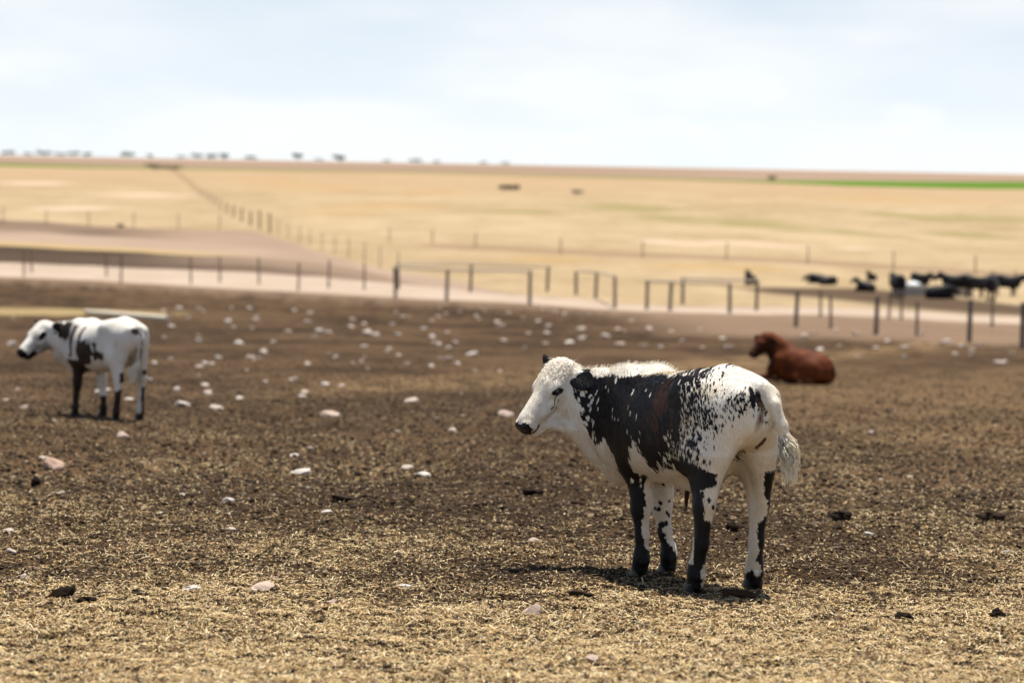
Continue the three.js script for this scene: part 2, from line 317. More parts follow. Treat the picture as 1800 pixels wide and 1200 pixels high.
function skin(F, lo, hi, cell) {
  const B = 8, n = [0, 1, 2].map((i) => Math.ceil((hi[i] - lo[i]) / (cell * B))), S = B + 3, vals = new Float32Array(S * S * S), ids = new Map();
  const pos = [], idx = [], half = cell * (B + 3) * 0.5 * 1.7321;
  const NX = n[0] * B + 4, NY = n[1] * B + 4, key = (i, j, k) => (k * NY + j) * NX + i;
  const quads = [];
  for (let bk = 0; bk < n[2]; bk++) for (let bj = 0; bj < n[1]; bj++) for (let bi = 0; bi < n[0]; bi++) {
    const cx = lo[0] + (bi + 0.5) * B * cell, cy = lo[1] + (bj + 0.5) * B * cell, cz = lo[2] + (bk + 0.5) * B * cell;
    const ds = F.adds.map((p) => p.f(cx, cy, cz)); const m = Math.min(...ds);
    if (m > half + 0.03) continue;
    const list = F.adds.filter((p, i) => ds[i] < m + 2 * half + p.k + 0.02);
    if (Math.abs(F.some(list, cx, cy, cz)) > half * 1.5 + 0.02) continue;
    for (let k = 0; k < S; k++) for (let j = 0; j < S; j++) for (let i = 0; i < S; i++)
      vals[(k * S + j) * S + i] = F.some(list, lo[0] + (bi * B + i - 1) * cell, lo[1] + (bj * B + j - 1) * cell, lo[2] + (bk * B + k - 1) * cell);
    const at = (i, j, k) => vals[(k * S + j) * S + i];
    const vertex = (i, j, k) => {   // cell with lower corner (i, j, k) in block samples
      const gi = bi * B + i, gj = bj * B + j, gk = bk * B + k, id = key(gi, gj, gk), got = ids.get(id); if (got !== undefined) return got;
      let sx = 0, sy = 0, sz = 0, c = 0;
      const edge = (i0, j0, k0, i1, j1, k1) => { const a = at(i0, j0, k0), b = at(i1, j1, k1); if (a < 0 === b < 0) return; const t = a / (a - b); sx += i0 + (i1 - i0) * t; sy += j0 + (j1 - j0) * t; sz += k0 + (k1 - k0) * t; c++; };
      for (let p = 0; p < 2; p++) for (let q = 0; q < 2; q++) { edge(i, j + p, k + q, i + 1, j + p, k + q); edge(i + p, j, k + q, i + p, j + 1, k + q); edge(i + p, j + q, k, i + p, j + q, k + 1); }
      const v = pos.length / 3; pos.push(lo[0] + (bi * B + sx / c - 1) * cell, lo[1] + (bj * B + sy / c - 1) * cell, lo[2] + (bk * B + sz / c - 1) * cell); ids.set(id, v); return v;
    };
    for (let k = 1; k <= B; k++) for (let j = 1; j <= B; j++) for (let i = 1; i <= B; i++) {
      const a = at(i, j, k) < 0;
      const face = (flip, p, q, r, s) => { if (flip) idx.push(p, s, r, p, r, q); else idx.push(p, q, r, p, r, s); };
      if (a !== at(i + 1, j, k) < 0) face(!a, vertex(i, j - 1, k - 1), vertex(i, j, k - 1), vertex(i, j, k), vertex(i, j - 1, k));
      if (a !== at(i, j + 1, k) < 0) face(!a, vertex(i - 1, j, k - 1), vertex(i - 1, j, k), vertex(i, j, k), vertex(i, j, k - 1));
      if (a !== at(i, j, k + 1) < 0) face(!a, vertex(i - 1, j - 1, k), vertex(i, j - 1, k), vertex(i, j, k), vertex(i - 1, j, k));
    }
  }
  const g = new THREE.BufferGeometry(), P = new Float32Array(pos), N = new Float32Array(P.length), e = cell * 0.7;
  for (let i = 0; i < P.length; i += 3) {
    const x = P[i], y = P[i + 1], z = P[i + 2], a = F.all(x + e, y, z) - F.all(x - e, y, z), b = F.all(x, y + e, z) - F.all(x, y - e, z), c = F.all(x, y, z + e) - F.all(x, y, z - e), l = Math.hypot(a, b, c) || 1;
    N[i] = a / l; N[i + 1] = b / l; N[i + 2] = c / l;
  }
  g.setAttribute('position', new THREE.BufferAttribute(P, 3)); g.setAttribute('normal', new THREE.BufferAttribute(N, 3)); g.setIndex(idx);
  return g;
}
function paint(g, colour) {
  const P = g.attributes.position.array, N = g.attributes.normal.array, C = new Float32Array(P.length), c = [0, 0, 0];
  for (let i = 0; i < P.length; i += 3) { colour(P[i], P[i + 1], P[i + 2], c, N[i], N[i + 1], N[i + 2]); C[i] = c[0]; C[i + 1] = c[1]; C[i + 2] = c[2]; }
  g.setAttribute('color', new THREE.BufferAttribute(C, 3)); return g;
}
const add3 = (a, b, s = 1) => [a[0] + b[0] * s, a[1] + b[1] * s, a[2] + b[2] * s];
const norm3 = (a) => { const l = Math.hypot(...a) || 1; return [a[0] / l, a[1] / l, a[2] / l]; };
const cross3 = (a, b) => [a[1] * b[2] - a[2] * b[1], a[2] * b[0] - a[0] * b[2], a[0] * b[1] - a[1] * b[0]];
const dot3 = (a, b) => a[0] * b[0] + a[1] * b[1] + a[2] * b[2];

// a head in its own frame: o poll, A down the face, S towards its left ear, N out of the forehead; s scales it
function headFrame(o, A, S, s = 1) { A = norm3(A); S = norm3(add3(S, A, -dot3(S, A))); const N = norm3(cross3(A, S)); return { o, A, S, N, s, ears: [], at: (a, n, l) => add3(add3(add3(o, A, a * s), N, n * s), S, l * s), inv: (x, y, z) => { const p = [x - o[0], y - o[1], z - o[2]]; return [dot3(p, A) / s, dot3(p, N) / s, dot3(p, S) / s]; } }; }
function headOf(H, ears = []) {
  const f = [H.A, H.N, H.S], s = H.s, E = (a, n, l, r, k = 0.03) => blob(H.at(a, n, l), r.map((x) => x * s), k * s, f), B = (p, q, ra, rb, k = 0.03) => bone(H.at(...p), H.at(...q), ra * s, rb * s, k * s);
  const out = [E(0.045, -0.075, 0, [0.075, 0.085, 0.088], 0.04), E(0.115, -0.055, 0, [0.105, 0.068, 0.088], 0.04), B([0.16, -0.058, 0], [0.335, -0.052, 0], 0.060, 0.043, 0.035),
    E(0.372, -0.072, 0, [0.046, 0.050, 0.056], 0.03), B([0.20, -0.09, 0], [0.335, -0.082, 0], 0.058, 0.044, 0.03), E(0.345, -0.138, 0, [0.040, 0.026, 0.036], 0.016)];
  for (const l of [-1, 1]) out.push(B([0.105, -0.184, 0.038 * l], [0.320, -0.134, 0.014 * l], 0.052, 0.031, 0.025), E(0.115, -0.120, 0.042 * l, [0.10, 0.075, 0.046], 0.04), E(0.158, -0.043, 0.068 * l, [0.044, 0.034, 0.027], 0.02), E(0.386, -0.052, 0.028 * l, [0.024, 0.022, 0.022], 0.014), B([0.165, -0.088, 0.055 * l], [0.29, -0.086, 0.045 * l], 0.020, 0.014, 0.03));
  const cuts = [];
  for (const l of [-1, 1]) cuts.push(blob(H.at(0.414, -0.056, 0.027 * l), [0.014 * s, 0.009 * s, 0.012 * s], 0.006 * s, f), blob(H.at(0.165, -0.046, 0.097 * l), [0.022 * s, 0.014 * s, 0.015 * s], 0.01 * s, f));
  cuts.push(bone(H.at(0.405, -0.114, 0), H.at(0.31, -0.110, 0.06), 0.0045 * s, 0.004 * s, 0.004 * s), bone(H.at(0.405, -0.114, 0), H.at(0.31, -0.110, -0.06), 0.0045 * s, 0.004 * s, 0.004 * s));
  // an ear: root, tip, and the way its broad side faces
  for (const [root, tip, face, w] of ears) {
    const dir = norm3(add3(tip, root, -1)), L = Math.hypot(...add3(tip, root, -1)), n = norm3(add3(face, dir, -dot3(face, dir))), side = cross3(n, dir), mid = add3(root, dir, L * 0.55);
    out.push(bone(root, add3(root, dir, L * 0.35), 0.020 * s, 0.024 * s, 0.02), blob(mid, [L * 0.52, w, 0.011], 0.012, [dir, side, n])); H.ears.push(out[out.length - 1].f);
    cuts.push(blob(add3(add3(mid, n, 0.016), dir, 0.008), [L * 0.38, w * 0.68, 0.010], 0.006, [dir, side, n]));
  }
  return [out, cuts];
}
// legs: each joint [x, y, z, radius]; limbs are thinner across z
function legOf(j, k = 0.025) { const out = []; for (let i = 0; i + 1 < j.length; i++) out.push(bone(j[i], j[i + 1], j[i][3], j[i + 1][3], j[i][4] ?? k, [[0, 0, 1], j[i][5] ?? 0.85])); return out; }
const mHoof = new THREE.MeshPhysicalMaterial({ color: new THREE.Color().setRGB(0.010, 0.008, 0.008), roughness: 0.55 });
const mHoofPale = new THREE.MeshPhysicalMaterial({ color: new THREE.Color().setRGB(0.075, 0.06, 0.048), roughness: 0.6 });
const mEye = new THREE.MeshPhysicalMaterial({ color: new THREE.Color().setRGB(0.008, 0.007, 0.008), roughness: 0.06, clearcoat: 1, clearcoatRoughness: 0.03 });
let clawGeometry;
function hoof(parent, [x, y, z], turn, mat, s = 1) {   // two claws side by side
  if (!clawGeometry) {
    const claws = [-1, 1].map((l) => {
      const pts = []; for (let i = 0; i <= 6; i++) { const t = i / 6; pts.push(new THREE.Vector2(lerp(0.040, 0.028, t), t * 0.052)); }
      pts.unshift(new THREE.Vector2(0, 0)); pts.push(new THREE.Vector2(0, 0.056));
      const g = new THREE.LatheGeometry(pts, 14); const p = g.attributes.position;
      for (let i = 0; i < p.count; i++) { const px = p.getX(i), py = p.getY(i), pz = p.getZ(i), fwd = px > 0 ? 1.45 : 0.9; p.setXYZ(i, px * fwd + 0.014 - py * 0.35, py, pz * 0.62 + l * (0.024 - Math.max(0, px) * 0.12)); }
      g.computeVertexNormals(); return g;
    });
    clawGeometry = mergeGeometries(claws);
  }
  const m = part('hoof', clawGeometry, mat, parent); m.position.set(x, y, z); m.rotation.y = turn; m.scale.setScalar(s); return m;
}

// ------------------------------------------------------------------ the spotted calf in focus (own frame: x forward, y up, z to its right)
const TRUNK = (k = 0.05) => trunkOf([-0.52, -0.42, -0.30, -0.18, 0.0, 0.15, 0.30, 0.45, 0.57, 0.66],
  [1.000, 1.017, 1.03, 1.03, 1.005, 0.985, 0.970, 0.962, 0.93, 0.86],
  [0.76, 0.70, 0.59, 0.51, 0.468, 0.455, 0.45, 0.44, 0.45, 0.54],
  [0.12, 0.165, 0.19, 0.21, 0.24, 0.25, 0.235, 0.20, 0.155, 0.10], 2.2, k);
function rearLeg(s, hock, cannon, fetlock, toe) {
  return [bone([-0.25, 0.86, 0.09 * s], [-0.265, 0.64, 0.135 * s], 0.14, 0.095, 0.07, [[0, 0, 1], 0.72]), bone([-0.45, 0.84, 0.075 * s], [-0.415, 0.66, 0.118 * s], 0.110, 0.090, 0.05, [[0, 0, 1], 0.80]),
    ...legOf([[-0.33, 0.66, 0.130 * s, 0.120, 0.04, 0.64], [hock[0] + 0.012, hock[1] + 0.02, hock[2], 0.050, 0.03, 0.76], [...cannon, 0.0365, 0.02, 0.9], [fetlock[0], fetlock[1] + 0.03, fetlock[2], 0.036, 0.02, 0.95], [...fetlock, 0.039, 0.015, 0.98], [...toe, 0.040]]),
    bone([-0.42, 0.58, 0.135 * s], [hock[0] - 0.042, hock[1] + 0.03, hock[2]], 0.05, 0.021, 0.03), bone([hock[0] - 0.040, hock[1] + 0.035, hock[2]], [cannon[0] - 0.012, cannon[1] + 0.03, cannon[2]], 0.022, 0.018, 0.02),
    blob([fetlock[0] - 0.038, fetlock[1] - 0.012, fetlock[2] - 0.014], [0.012, 0.014, 0.010], 0.008), blob([fetlock[0] - 0.038, fetlock[1] - 0.012, fetlock[2] + 0.014], [0.012, 0.014, 0.010], 0.008)];
}
function frontLeg(s, elbow, knee, cannon, fetlock, toe) {
  return [bone([0.46, 0.86, 0.09 * s], [0.53, 0.62, 0.115 * s], 0.13, 0.10, 0.06, [[0, 0, 1], 0.7]), bone([0.53, 0.62, 0.115 * s], [elbow[0] + 0.02, elbow[1] + 0.02, elbow[2]], 0.10, 0.088, 0.05, [[0, 0, 1], 0.75]),
    ...legOf([[...elbow, 0.088, 0.04, 0.80], [knee[0], knee[1] + 0.06, knee[2], 0.052, 0.03, 0.88], [...knee, 0.049, 0.02, 0.92], [...cannon, 0.0315, 0.025, 0.92], [fetlock[0], fetlock[1] + 0.03, fetlock[2], 0.034, 0.02, 0.95], [...fetlock, 0.039, 0.015, 1], [...toe, 0.039]]),
    blob([knee[0] + 0.02, knee[1], knee[2]], [0.028, 0.045, 0.034], 0.02), blob([fetlock[0] - 0.036, fetlock[1] - 0.012, fetlock[2] - 0.014], [0.011, 0.013, 0.010], 0.008), blob([fetlock[0] - 0.036, fetlock[1] - 0.012, fetlock[2] + 0.014], [0.011, 0.013, 0.010], 0.008)];
}
const rump1 = () => [blob([-0.39, 0.85, 0], [0.222, 0.165, 0.172], 0.06), blob([-0.19, 0.940, -0.150], [0.08, 0.05, 0.05], 0.07), blob([-0.19, 0.940, 0.150], [0.08, 0.05, 0.05], 0.07), blob([-0.55, 0.925, -0.07], [0.05, 0.05, 0.045], 0.05), blob([-0.55, 0.925, 0.07], [0.05, 0.05, 0.045], 0.05), bone([-0.3, 1.0, 0], [-0.52, 0.975, 0], 0.05, 0.038, 0.06)];
const tailBones = (p) => p.slice(1).map((b, i) => bone(p[i], b, p[i][3], b[3], i ? 0.015 : 0.03));

const CALF = { pos: [0.85, 0, -11.27], turn: 2.034 };
const H1 = headFrame([0.815, 1.005, -0.275], [-0.115, -0.74, -0.66], [-0.974, 0, 0.206], 1.0);
const NECK_SIDE = [0.68, 0, 0.73];
const neck1 = [bone([0.45, 0.735, 0], [0.655, 0.765, -0.11], 0.215, 0.185, 0.07, [NECK_SIDE, 0.62]), bone([0.655, 0.765, -0.11], [0.775, 0.84, -0.235], 0.180, 0.112, 0.05, [NECK_SIDE, 0.56]),
  bone([0.57, 0.50, -0.01], [0.63, 0.46, -0.03], 0.11, 0.06, 0.06), bone([0.63, 0.455, -0.03], [0.685, 0.545, -0.125], 0.062, 0.046, 0.05), bone([0.685, 0.545, -0.125], [0.737, 0.66, -0.235], 0.046, 0.038, 0.05), bone([0.737, 0.66, -0.235], [0.770, 0.676, -0.355], 0.034, 0.018, 0.03)];
const earDir = norm3([-0.82, -0.36, 0.20]);
const earL1 = [H1.at(0.035, -0.065, 0.088), add3(H1.at(0.035, -0.065, 0.088), earDir, 0.13), [-0.62, 0.55, -0.447], 0.062];
const earR1 = [H1.at(0.045, -0.06, -0.080), H1.at(-0.01, -0.05, -0.185), [-0.40, 0.1, 0.9], 0.045];
const [head1, headCuts1] = headOf(H1, [earL1, earR1]);
const TAIL1 = [[-0.47, 0.985, 0.0, 0.045], [-0.55, 0.968, 0.025, 0.036], [-0.605, 0.90, 0.06, 0.030], [-0.632, 0.81, 0.088, 0.025], [-0.648, 0.745, 0.10, 0.020], [-0.662, 0.655, 0.112, 0.013]];
const F1 = field([TRUNK(), ...rump1(), ...rearLeg(-1, [-0.405, 0.40, -0.165], [-0.388, 0.26, -0.166], [-0.357, 0.115, -0.17], [-0.345, 0.065, -0.17]), ...rearLeg(1, [-0.350, 0.395, 0.16], [-0.336, 0.25, 0.160], [-0.318, 0.105, 0.165], [-0.308, 0.055, 0.17]),
  ...frontLeg(-1, [0.335, 0.555, -0.12], [0.300, 0.32, -0.093], [0.292, 0.19, -0.088], [0.288, 0.078, -0.090], [0.300, 0.032, -0.092]), ...frontLeg(1, [0.42, 0.555, 0.105], [0.405, 0.30, 0.085], [0.385, 0.18, 0.093], [0.370, 0.07, 0.108], [0.378, 0.022, 0.112]),
  ...neck1, ...head1, ...tailBones(TAIL1),
  bone([-0.22, 0.52, -0.02], [-0.02, 0.49, 0], 0.05, 0.05, 0.06)], headCuts1);
// ---- coat: patches with ragged, hair-combed edges and speckles strung along the lie of the hair
function inside(poly, x, y) {   // signed distance, positive inside
  let d = 1e9, s = -1;
  for (let i = 0, j = poly.length - 1; i < poly.length; j = i++) {
    const [ax, ay] = poly[j], [bx, by] = poly[i], ex = bx - ax, ey = by - ay, t = clamp(((x - ax) * ex + (y - ay) * ey) / (ex * ex + ey * ey));
    d = Math.min(d, Math.hypot(x - ax - ex * t, y - ay - ey * t));
    if (ay > y !== by > y && x < ax + ((y - ay) / (by - ay)) * ex) s = -s;
  }
  return d * s;
}
function speckle(x, y, z, ux, uy, long, wide, dense, seed) {   // elongated spots: 0 outside, 1 inside
  const a = (x * ux + y * uy) / long, b = (-x * uy + y * ux) / wide, c = z / (wide * 2.2), ia = Math.floor(a), ib = Math.floor(b), ic = Math.floor(c);
  for (let i = -1; i <= 1; i++) for (let j = -1; j <= 1; j++) {
    const k = 0, h = hash3(ia + i, ib + j, seed * 31 + 7); if (h > dense) continue;
    const pa = ia + i + 0.2 + 0.6 * hash3(ia + i, ib + j, seed + 101), pb = ib + j + 0.2 + 0.6 * hash3(ia + i, ib + j, seed + 57), r = 0.26 + 0.30 * hash3(ia + i, ib + j, seed + 13) + 0.2 * Math.max(0, dense - h);
    if (Math.hypot(a - pa, b - pb) < r) return 1;
  }
  return 0;
}
const BLACK = [0.0045, 0.004, 0.0045], WHITE = [0.80, 0.75, 0.665], CREAM = [0.64, 0.53, 0.38], RUST = [0.070, 0.027, 0.013];
const patch1 = [[0.72, 0.905], [0.61, 0.921], [0.495, 0.942], [0.381, 0.948], [0.30, 0.957], [0.2, 0.966], [0.05, 0.98], [-0.10, 0.993], [-0.22, 1.008], [-0.262, 1.0], [-0.243, 0.98], [-0.236, 0.95], [-0.252, 0.90], [-0.253, 0.85], [-0.258, 0.787], [-0.25, 0.72], [-0.225, 0.685], [-0.20, 0.70], [-0.178, 0.75], [-0.158, 0.745], [-0.15, 0.69], [-0.145, 0.655], [-0.08, 0.598], [-0.01, 0.545], [0.03, 0.54], [0.055, 0.60], [0.09, 0.64], [0.116, 0.672], [0.13, 0.645], [0.165, 0.60], [0.225, 0.555], [0.25, 0.50], [0.25, 0.42], [0.42, 0.42], [0.37, 0.47], [0.345, 0.55], [0.40, 0.575], [0.45, 0.62], [0.483, 0.645], [0.515, 0.60], [0.56, 0.605], [0.60, 0.628], [0.645, 0.69], [0.648, 0.76], [0.68, 0.82]];
const legU = (x, z, cx, cz) => -0.447 * (x - cx) + 0.894 * (z - cz);
function headColour(H, x, y, z, c, black) {
  const [a, n, l] = H.inv(x, y, z); if (a < -0.06 || a > 0.45 || Math.abs(l) > 0.24 || n > 0.12 || n < -0.27) return false;
  const j = fbm(x * 60, y * 60, z * 60, 2) - 0.5;
  if (H.ears.some((f) => f(x, y, z) < 0.005)) { mix3(c, BLACK, [0.012, 0.010, 0.010], 0.2 + j * 0.3); return true; }
  if (Math.abs(l) > 0.104 || n < -0.235 || (a < 0.02 && n < -0.12) || (n < -0.17 && a < 0.04)) return false;
  mix3(c, WHITE, CREAM, clamp(0.25 + j * 0.8 + 0.5 * sstep(0.5, 0.75, fbm(x * 14, y * 14, z * 14, 3))));
  const wrinkle = vnoise(a * 40 + l * 25, n * 60 + 3); into(c, [0.40, 0.36, 0.32], 0.35 * sstep(0.62, 0.9, wrinkle) * sstep(0.17, 0.22, a) * sstep(0.33, 0.28, a) * sstep(0.02, 0.045, Math.abs(l)) * sstep(-0.10, -0.06, n));
  const e1 = (a - 0.166) * 0.875 + (n + 0.047) * 0.485, e2 = -(a - 0.166) * 0.485 + (n + 0.047) * 0.875, ey = Math.hypot((e1 - 0.004) / 0.030, e2 / 0.0165) + j * 0.25; if (ey < 1 && Math.abs(l) > 0.045) mix3(c, BLACK, BLACK, 0);
  const tear = Math.abs(n + 0.060 + (a - 0.185) * 0.45 + 0.006 * Math.sin(a * 90)); if (a > 0.178 && a < 0.25 && Math.abs(l) > 0.03 && tear + Math.abs(a - 0.2) * 0.02 < 0.0035 + j * 0.006) mix3(c, [0.05, 0.04, 0.035], BLACK, 0.4);
  const tear2 = Math.abs(n + 0.075 + (a - 0.19) * 0.9); if (a > 0.192 && a < 0.23 && Math.abs(l) > 0.03 && tear2 < 0.002 + j * 0.006) mix3(c, [0.07, 0.055, 0.05], BLACK, 0.3);
  const nose = a - 0.383 - j * 0.02 + (n > -0.034 ? (-0.034 - n) * 1.6 : 0) + (n < -0.098 ? (n + 0.098) * 3.5 : 0) + 0.012 * sstep(0.6, 0.7, vnoise(a * 120, n * 120, l * 120)) * -1;
  if (nose > 0) { mix3(c, BLACK, [0.05, 0.034, 0.03], sstep(0.012, 0.03, nose)); return true; }
  const lip = Math.abs(n + 0.106 + (0.395 - a) * -0.10); if (a > 0.340 - 0.02 * j && lip < 0.0075 + j * 0.012 && Math.abs(l) > 0.008) mix3(c, BLACK, BLACK, 0);
  return true;
}
const tail1 = tailBones(TAIL1);
function coat1(x, y, z, c, nx = 0, ny = 0, nz = 0) {
  if (x > 0.60 && headColour(H1, x, y, z, c)) return;
  if (tail1.some((b) => b.f(x, y, z) < 0.008) && y < 0.978) { mix3(c, WHITE, CREAM, 0.2 + 0.4 * vnoise(x * 60, y * 30, z * 60)); return; }
  const f1 = fbm(x * 9, y * 9, z * 9, 3) - 0.5;
  // hair lies backwards and down: stretch the fine noise along it
  const ux = -0.5, uy = -0.866, p = x * ux + y * uy, q = -x * uy + y * ux, comb = vnoise(p * 45, q * 170, z * 50) - 0.5, comb2 = vnoise(p * 22 + 9, q * 75, z * 25) - 0.5;
  const stain = sstep(0.52, 0.66, fbm(x * 5 + 4, y * 7, z * 5, 4));
  mix3(c, WHITE, CREAM, clamp(0.55 * stain + 0.25 * comb + (y < 0.66 && ny < 0.25 ? 0.45 : 0.05)));  // low sides and underside creamier: stains plus warm bounced light in the colour
  const left = z < 0.02 || x > 0.55;
  let black = 0;
  const e = inside(patch1, x + f1 * 0.012, y + comb2 * 0.02) + comb * 0.022 + comb2 * 0.024 + f1 * 0.026;
  if (y > 0.40 && e > 0) {
    black = 1;
    const neck = sstep(0.50, 0.62, x), w = 0.055 + 0.42 * neck * sstep(0.90, 0.80, y) + 0.16 * sstep(0.10, 0.0, e) * (y < 0.95 ? 1 : 0);
    if (speckle(x + comb2 * 0.012, y, z, -0.35, -0.94, lerp(0.036, 0.028, neck), lerp(0.011, 0.015, neck), w * 0.5, 3) && fbm(x * 6 + 2, y * 6, z * 6, 2) > 0.5 - 0.2 * neck) black = 0;
  } else if (x < 0.02 && x > -0.64 && y > 0.56) {
    // speckled hip, thigh and rump
    const band = Math.abs(y - (x > -0.47 ? 0.93 + (x + 0.30) * 0.65 : 0.82 - (x + 0.47) * 0.85));
    const xs = x - Math.max(0, z + 0.19) * 0.9;
    let dens = 0.95 * sstep(-0.56, -0.30, x) + 0.75 * sstep(0.085, 0.02, band);
    dens *= 1 - 0.85 * sstep(0.95, 1.0, y) * sstep(-0.30, -0.38, x);
    dens *= 1 - 0.82 * sstep(-0.43, -0.49, x) * sstep(0.80, 0.75, y);
    dens = Math.max(dens * (0.65 + 1.1 * (fbm(x * 8, y * 8, z * 8 + 5, 2) - 0.3)), 0.03);
    if (y < 0.62) dens *= sstep(-0.46, -0.40, x);
    const high = y + comb2 * 0.05 + f1 * 0.08 > 0.765, fl = high ? [-0.40, -0.917] : [0.20, -0.98];
    if (z < 0.03 && (speckle(xs, y, z, fl[0], fl[1], 0.027, 0.0128, clamp(dens * 0.70, 0, 0.86), high ? 1 : 21) || speckle(xs + 0.3, y, z, fl[0], fl[1], 0.019, 0.0098, clamp(dens * 0.46, 0, 0.6), high ? 2 : 22))) black = 1;
    if (z >= 0.03 && speckle(x, y, z, -0.2, -0.98, 0.02, 0.012, 0.35 * sstep(-0.5, -0.2, x), 4)) black = 1;
    if (z > -0.05 && z < 0.12 && x < -0.5 && y > 0.82 && y < 0.95 && speckle(z, y, x, 0.1, -0.99, 0.016, 0.009, 0.34, 6)) black = 1;
  }
  // legs
  if (y < 0.62) {
    const j = f1 * 0.03 + comb * 0.018 + comb2 * 0.016;
    if (x > 0.15 && x < 0.40 + 0.4 * Math.max(0, y - 0.42) && z < -0.03 && y < 0.5) { const b = pchipFL(y); black = legU(x, z, 0.30, -0.093) < b + j ? 1 : 0; if (black && speckle(legU(x, z, 0, 0), y, z, 0, -1, 0.03, 0.012, 0.10 * sstep(0.38, 0.46, y), 8)) black = 0; }
    else if (x > 0.15 && x < 0.5 && z > 0.03 && y < 0.46) { black = y < 0.165 + j * 2.2 - legU(x, z, 0.385, 0.095) * 1.2 ? 1 : 0; if (!black && speckle(legU(x, z, 0, 0), y, z, 0.3, -0.95, 0.026, 0.019, 0.42 * sstep(0.36, 0.30, y + j) + 0.06, 9) && legU(x, z, 0.40, 0.09) < 0.03) black = 1; }
    else if (x < -0.15 && z < 0) {
      const u = legU(x, z, -0.39, -0.165) + j;
      if (y > 0.50) { if (y < 0.605 + j * 1.3 && (u < 0.052 - 2.2 * Math.max(0, 0.535 - y)) && y < 0.64 - Math.max(0, -x - 0.36) * 0.5) black = 1; else if (u < -0.032 && y < 0.66) black = 1; }
      else if (y > 0.345) black = u < pchipRL(y) ? 1 : speckle(legU(x, z, 0, 0), y, z, 0.1, -1, 0.026, 0.015, 0.22, 12);
      else black = y < 0.16 && y > 0.05 && u > 0.006 ? 0 : y > 0.16 && u < -0.036 + j ? 0 : 1;
    } else if (x < -0.15 && z > 0) {
      const u = legU(x, z, -0.345, 0.157) + j;
      if (y > 0.44) black = y < 0.585 && u > 0.004 + Math.abs(y - 0.54) * 0.25 ? 1 : 0; else if (y > 0.375) black = u > 0.038 ? 1 : 0;
      else black = y < 0.075 || (u > pchipRR(y) && !(y > 0.085 && y < 0.15 && Math.abs(u) < 0.016)) ? 1 : 0;
    }
  }
  if (black) {
    mix3(c, BLACK, [0.012, 0.0095, 0.0095], 0.5 + comb);
    const r = sstep(0.16, 0.05, Math.abs(x + 0.10 + (y - 0.85) * 0.18)) * sstep(0.64, 0.74, y) * sstep(0.44, 0.62, fbm(x * 11 + 3, y * 7, z * 9, 3) + 0.3 * comb + 0.3 * comb2);
    const r2 = 0.55 * sstep(0.06, 0.0, Math.abs(x - 0.235 - (0.80 - y) * 0.25)) * sstep(0.70, 0.80, y) * sstep(0.4, 0.6, fbm(x * 13, y * 6 + 4, z * 9, 3) + 0.25 * comb2);
    into(c, RUST, clamp(r * 0.85 + r2 * 0.5));
  }
  // around the tail root
  const s0 = Math.hypot((x + 0.575) / 0.05, (y - 0.925) / 0.032, (z + 0.005) / 0.026) + f1 * 0.8; if (s0 < 1) mix3(c, [0.05, 0.024, 0.014], BLACK, sstep(0.2, 0.9, fbm(x * 70, y * 70, z * 70, 2)));
  const s1 = Math.hypot((y - 0.955 - z * 0.4) / 0.045, (z + 0.045) / 0.014) + f1; if (x < -0.5 && s1 < 1) mix3(c, BLACK, BLACK, 0);
  if (x < -0.53 && y < 0.915 && y > 0.74) into(c, [0.16, 0.085, 0.035], 0.85 * sstep(0.024, 0.004, Math.abs(z + 0.012 + f1 * 0.04)) * sstep(0.76, 0.84, y) * sstep(0.3, 0.55, fbm(x * 40, y * 25, z * 60, 3) + 0.12));
  if (z > 0.0 && x < -0.42 && Math.hypot((y - 0.723 - (z - 0.044) * 0.8) / 0.028, (z - 0.044) / 0.015) + f1 * 1.2 < 1) mix3(c, [0.10, 0.035, 0.018], RUST, 0.5);
  if (x < -0.25 && x > -0.36 && Math.hypot((x + 0.285) / 0.035, (y - 0.80) / 0.02) + comb2 < 1 && z < 0) into(c, [0.45, 0.30, 0.14], 0.5 * sstep(0.4, 0.7, fbm(x * 90, y * 90, z * 90, 2)));
}
const pchipFL = pchip([0, 0.10, 0.14, 0.20, 0.30, 0.36, 0.45, 0.52], [0.09, 0.05, 0.018, 0.014, 0.006, 0.010, 0.020, 0.03]);
const pchipRL = pchip([0.33, 0.36, 0.38, 0.42, 0.46, 0.50], [0.05, 0.022, -0.002, -0.004, -0.010, -0.012]);
const pchipRR = pchip([0, 0.08, 0.15, 0.20, 0.25, 0.30, 0.345, 0.375], [-0.06, -0.05, 0.002, 0.006, 0.004, -0.004, 0.012, 0.036]);

// ---- hair: strands as thin ribbons joined into one mesh; short coat hair as copies
function strands(list, width) {   // list of [points, colour]
  const pos = [], col = [], idx = [];
  for (const [pts, c] of list) {
    const n = pts.length, b = pos.length / 3;
    for (let i = 0; i < n; i++) {
      const t = norm3(add3(pts[Math.min(i + 1, n - 1)], pts[Math.max(i - 1, 0)], -1)), s = norm3(cross3(t, Math.abs(t[1]) > 0.9 ? [0.6, 0, 0.8] : [0.3, 1, 0.2])), u = cross3(t, s), w = width * (1 - 0.8 * (i / (n - 1)) ** 2) * 0.5;
      for (let k = 0; k < 3; k++) { const a = (k / 3) * 2 * Math.PI, d = add3(add3(pts[i], s, Math.cos(a) * w), u, Math.sin(a) * w); pos.push(...d); col.push(...c); }
      if (i) for (let k = 0; k < 3; k++) { const p = b + (i - 1) * 3 + k, q = b + (i - 1) * 3 + ((k + 1) % 3); idx.push(p, q, p + 3, q, q + 3, p + 3); }
    }
  }
  const g = new THREE.BufferGeometry(); g.setAttribute('position', new THREE.Float32BufferAttribute(pos, 3)); g.setAttribute('color', new THREE.Float32BufferAttribute(col, 3)); g.setIndex(idx); g.computeVertexNormals(); return g;
}
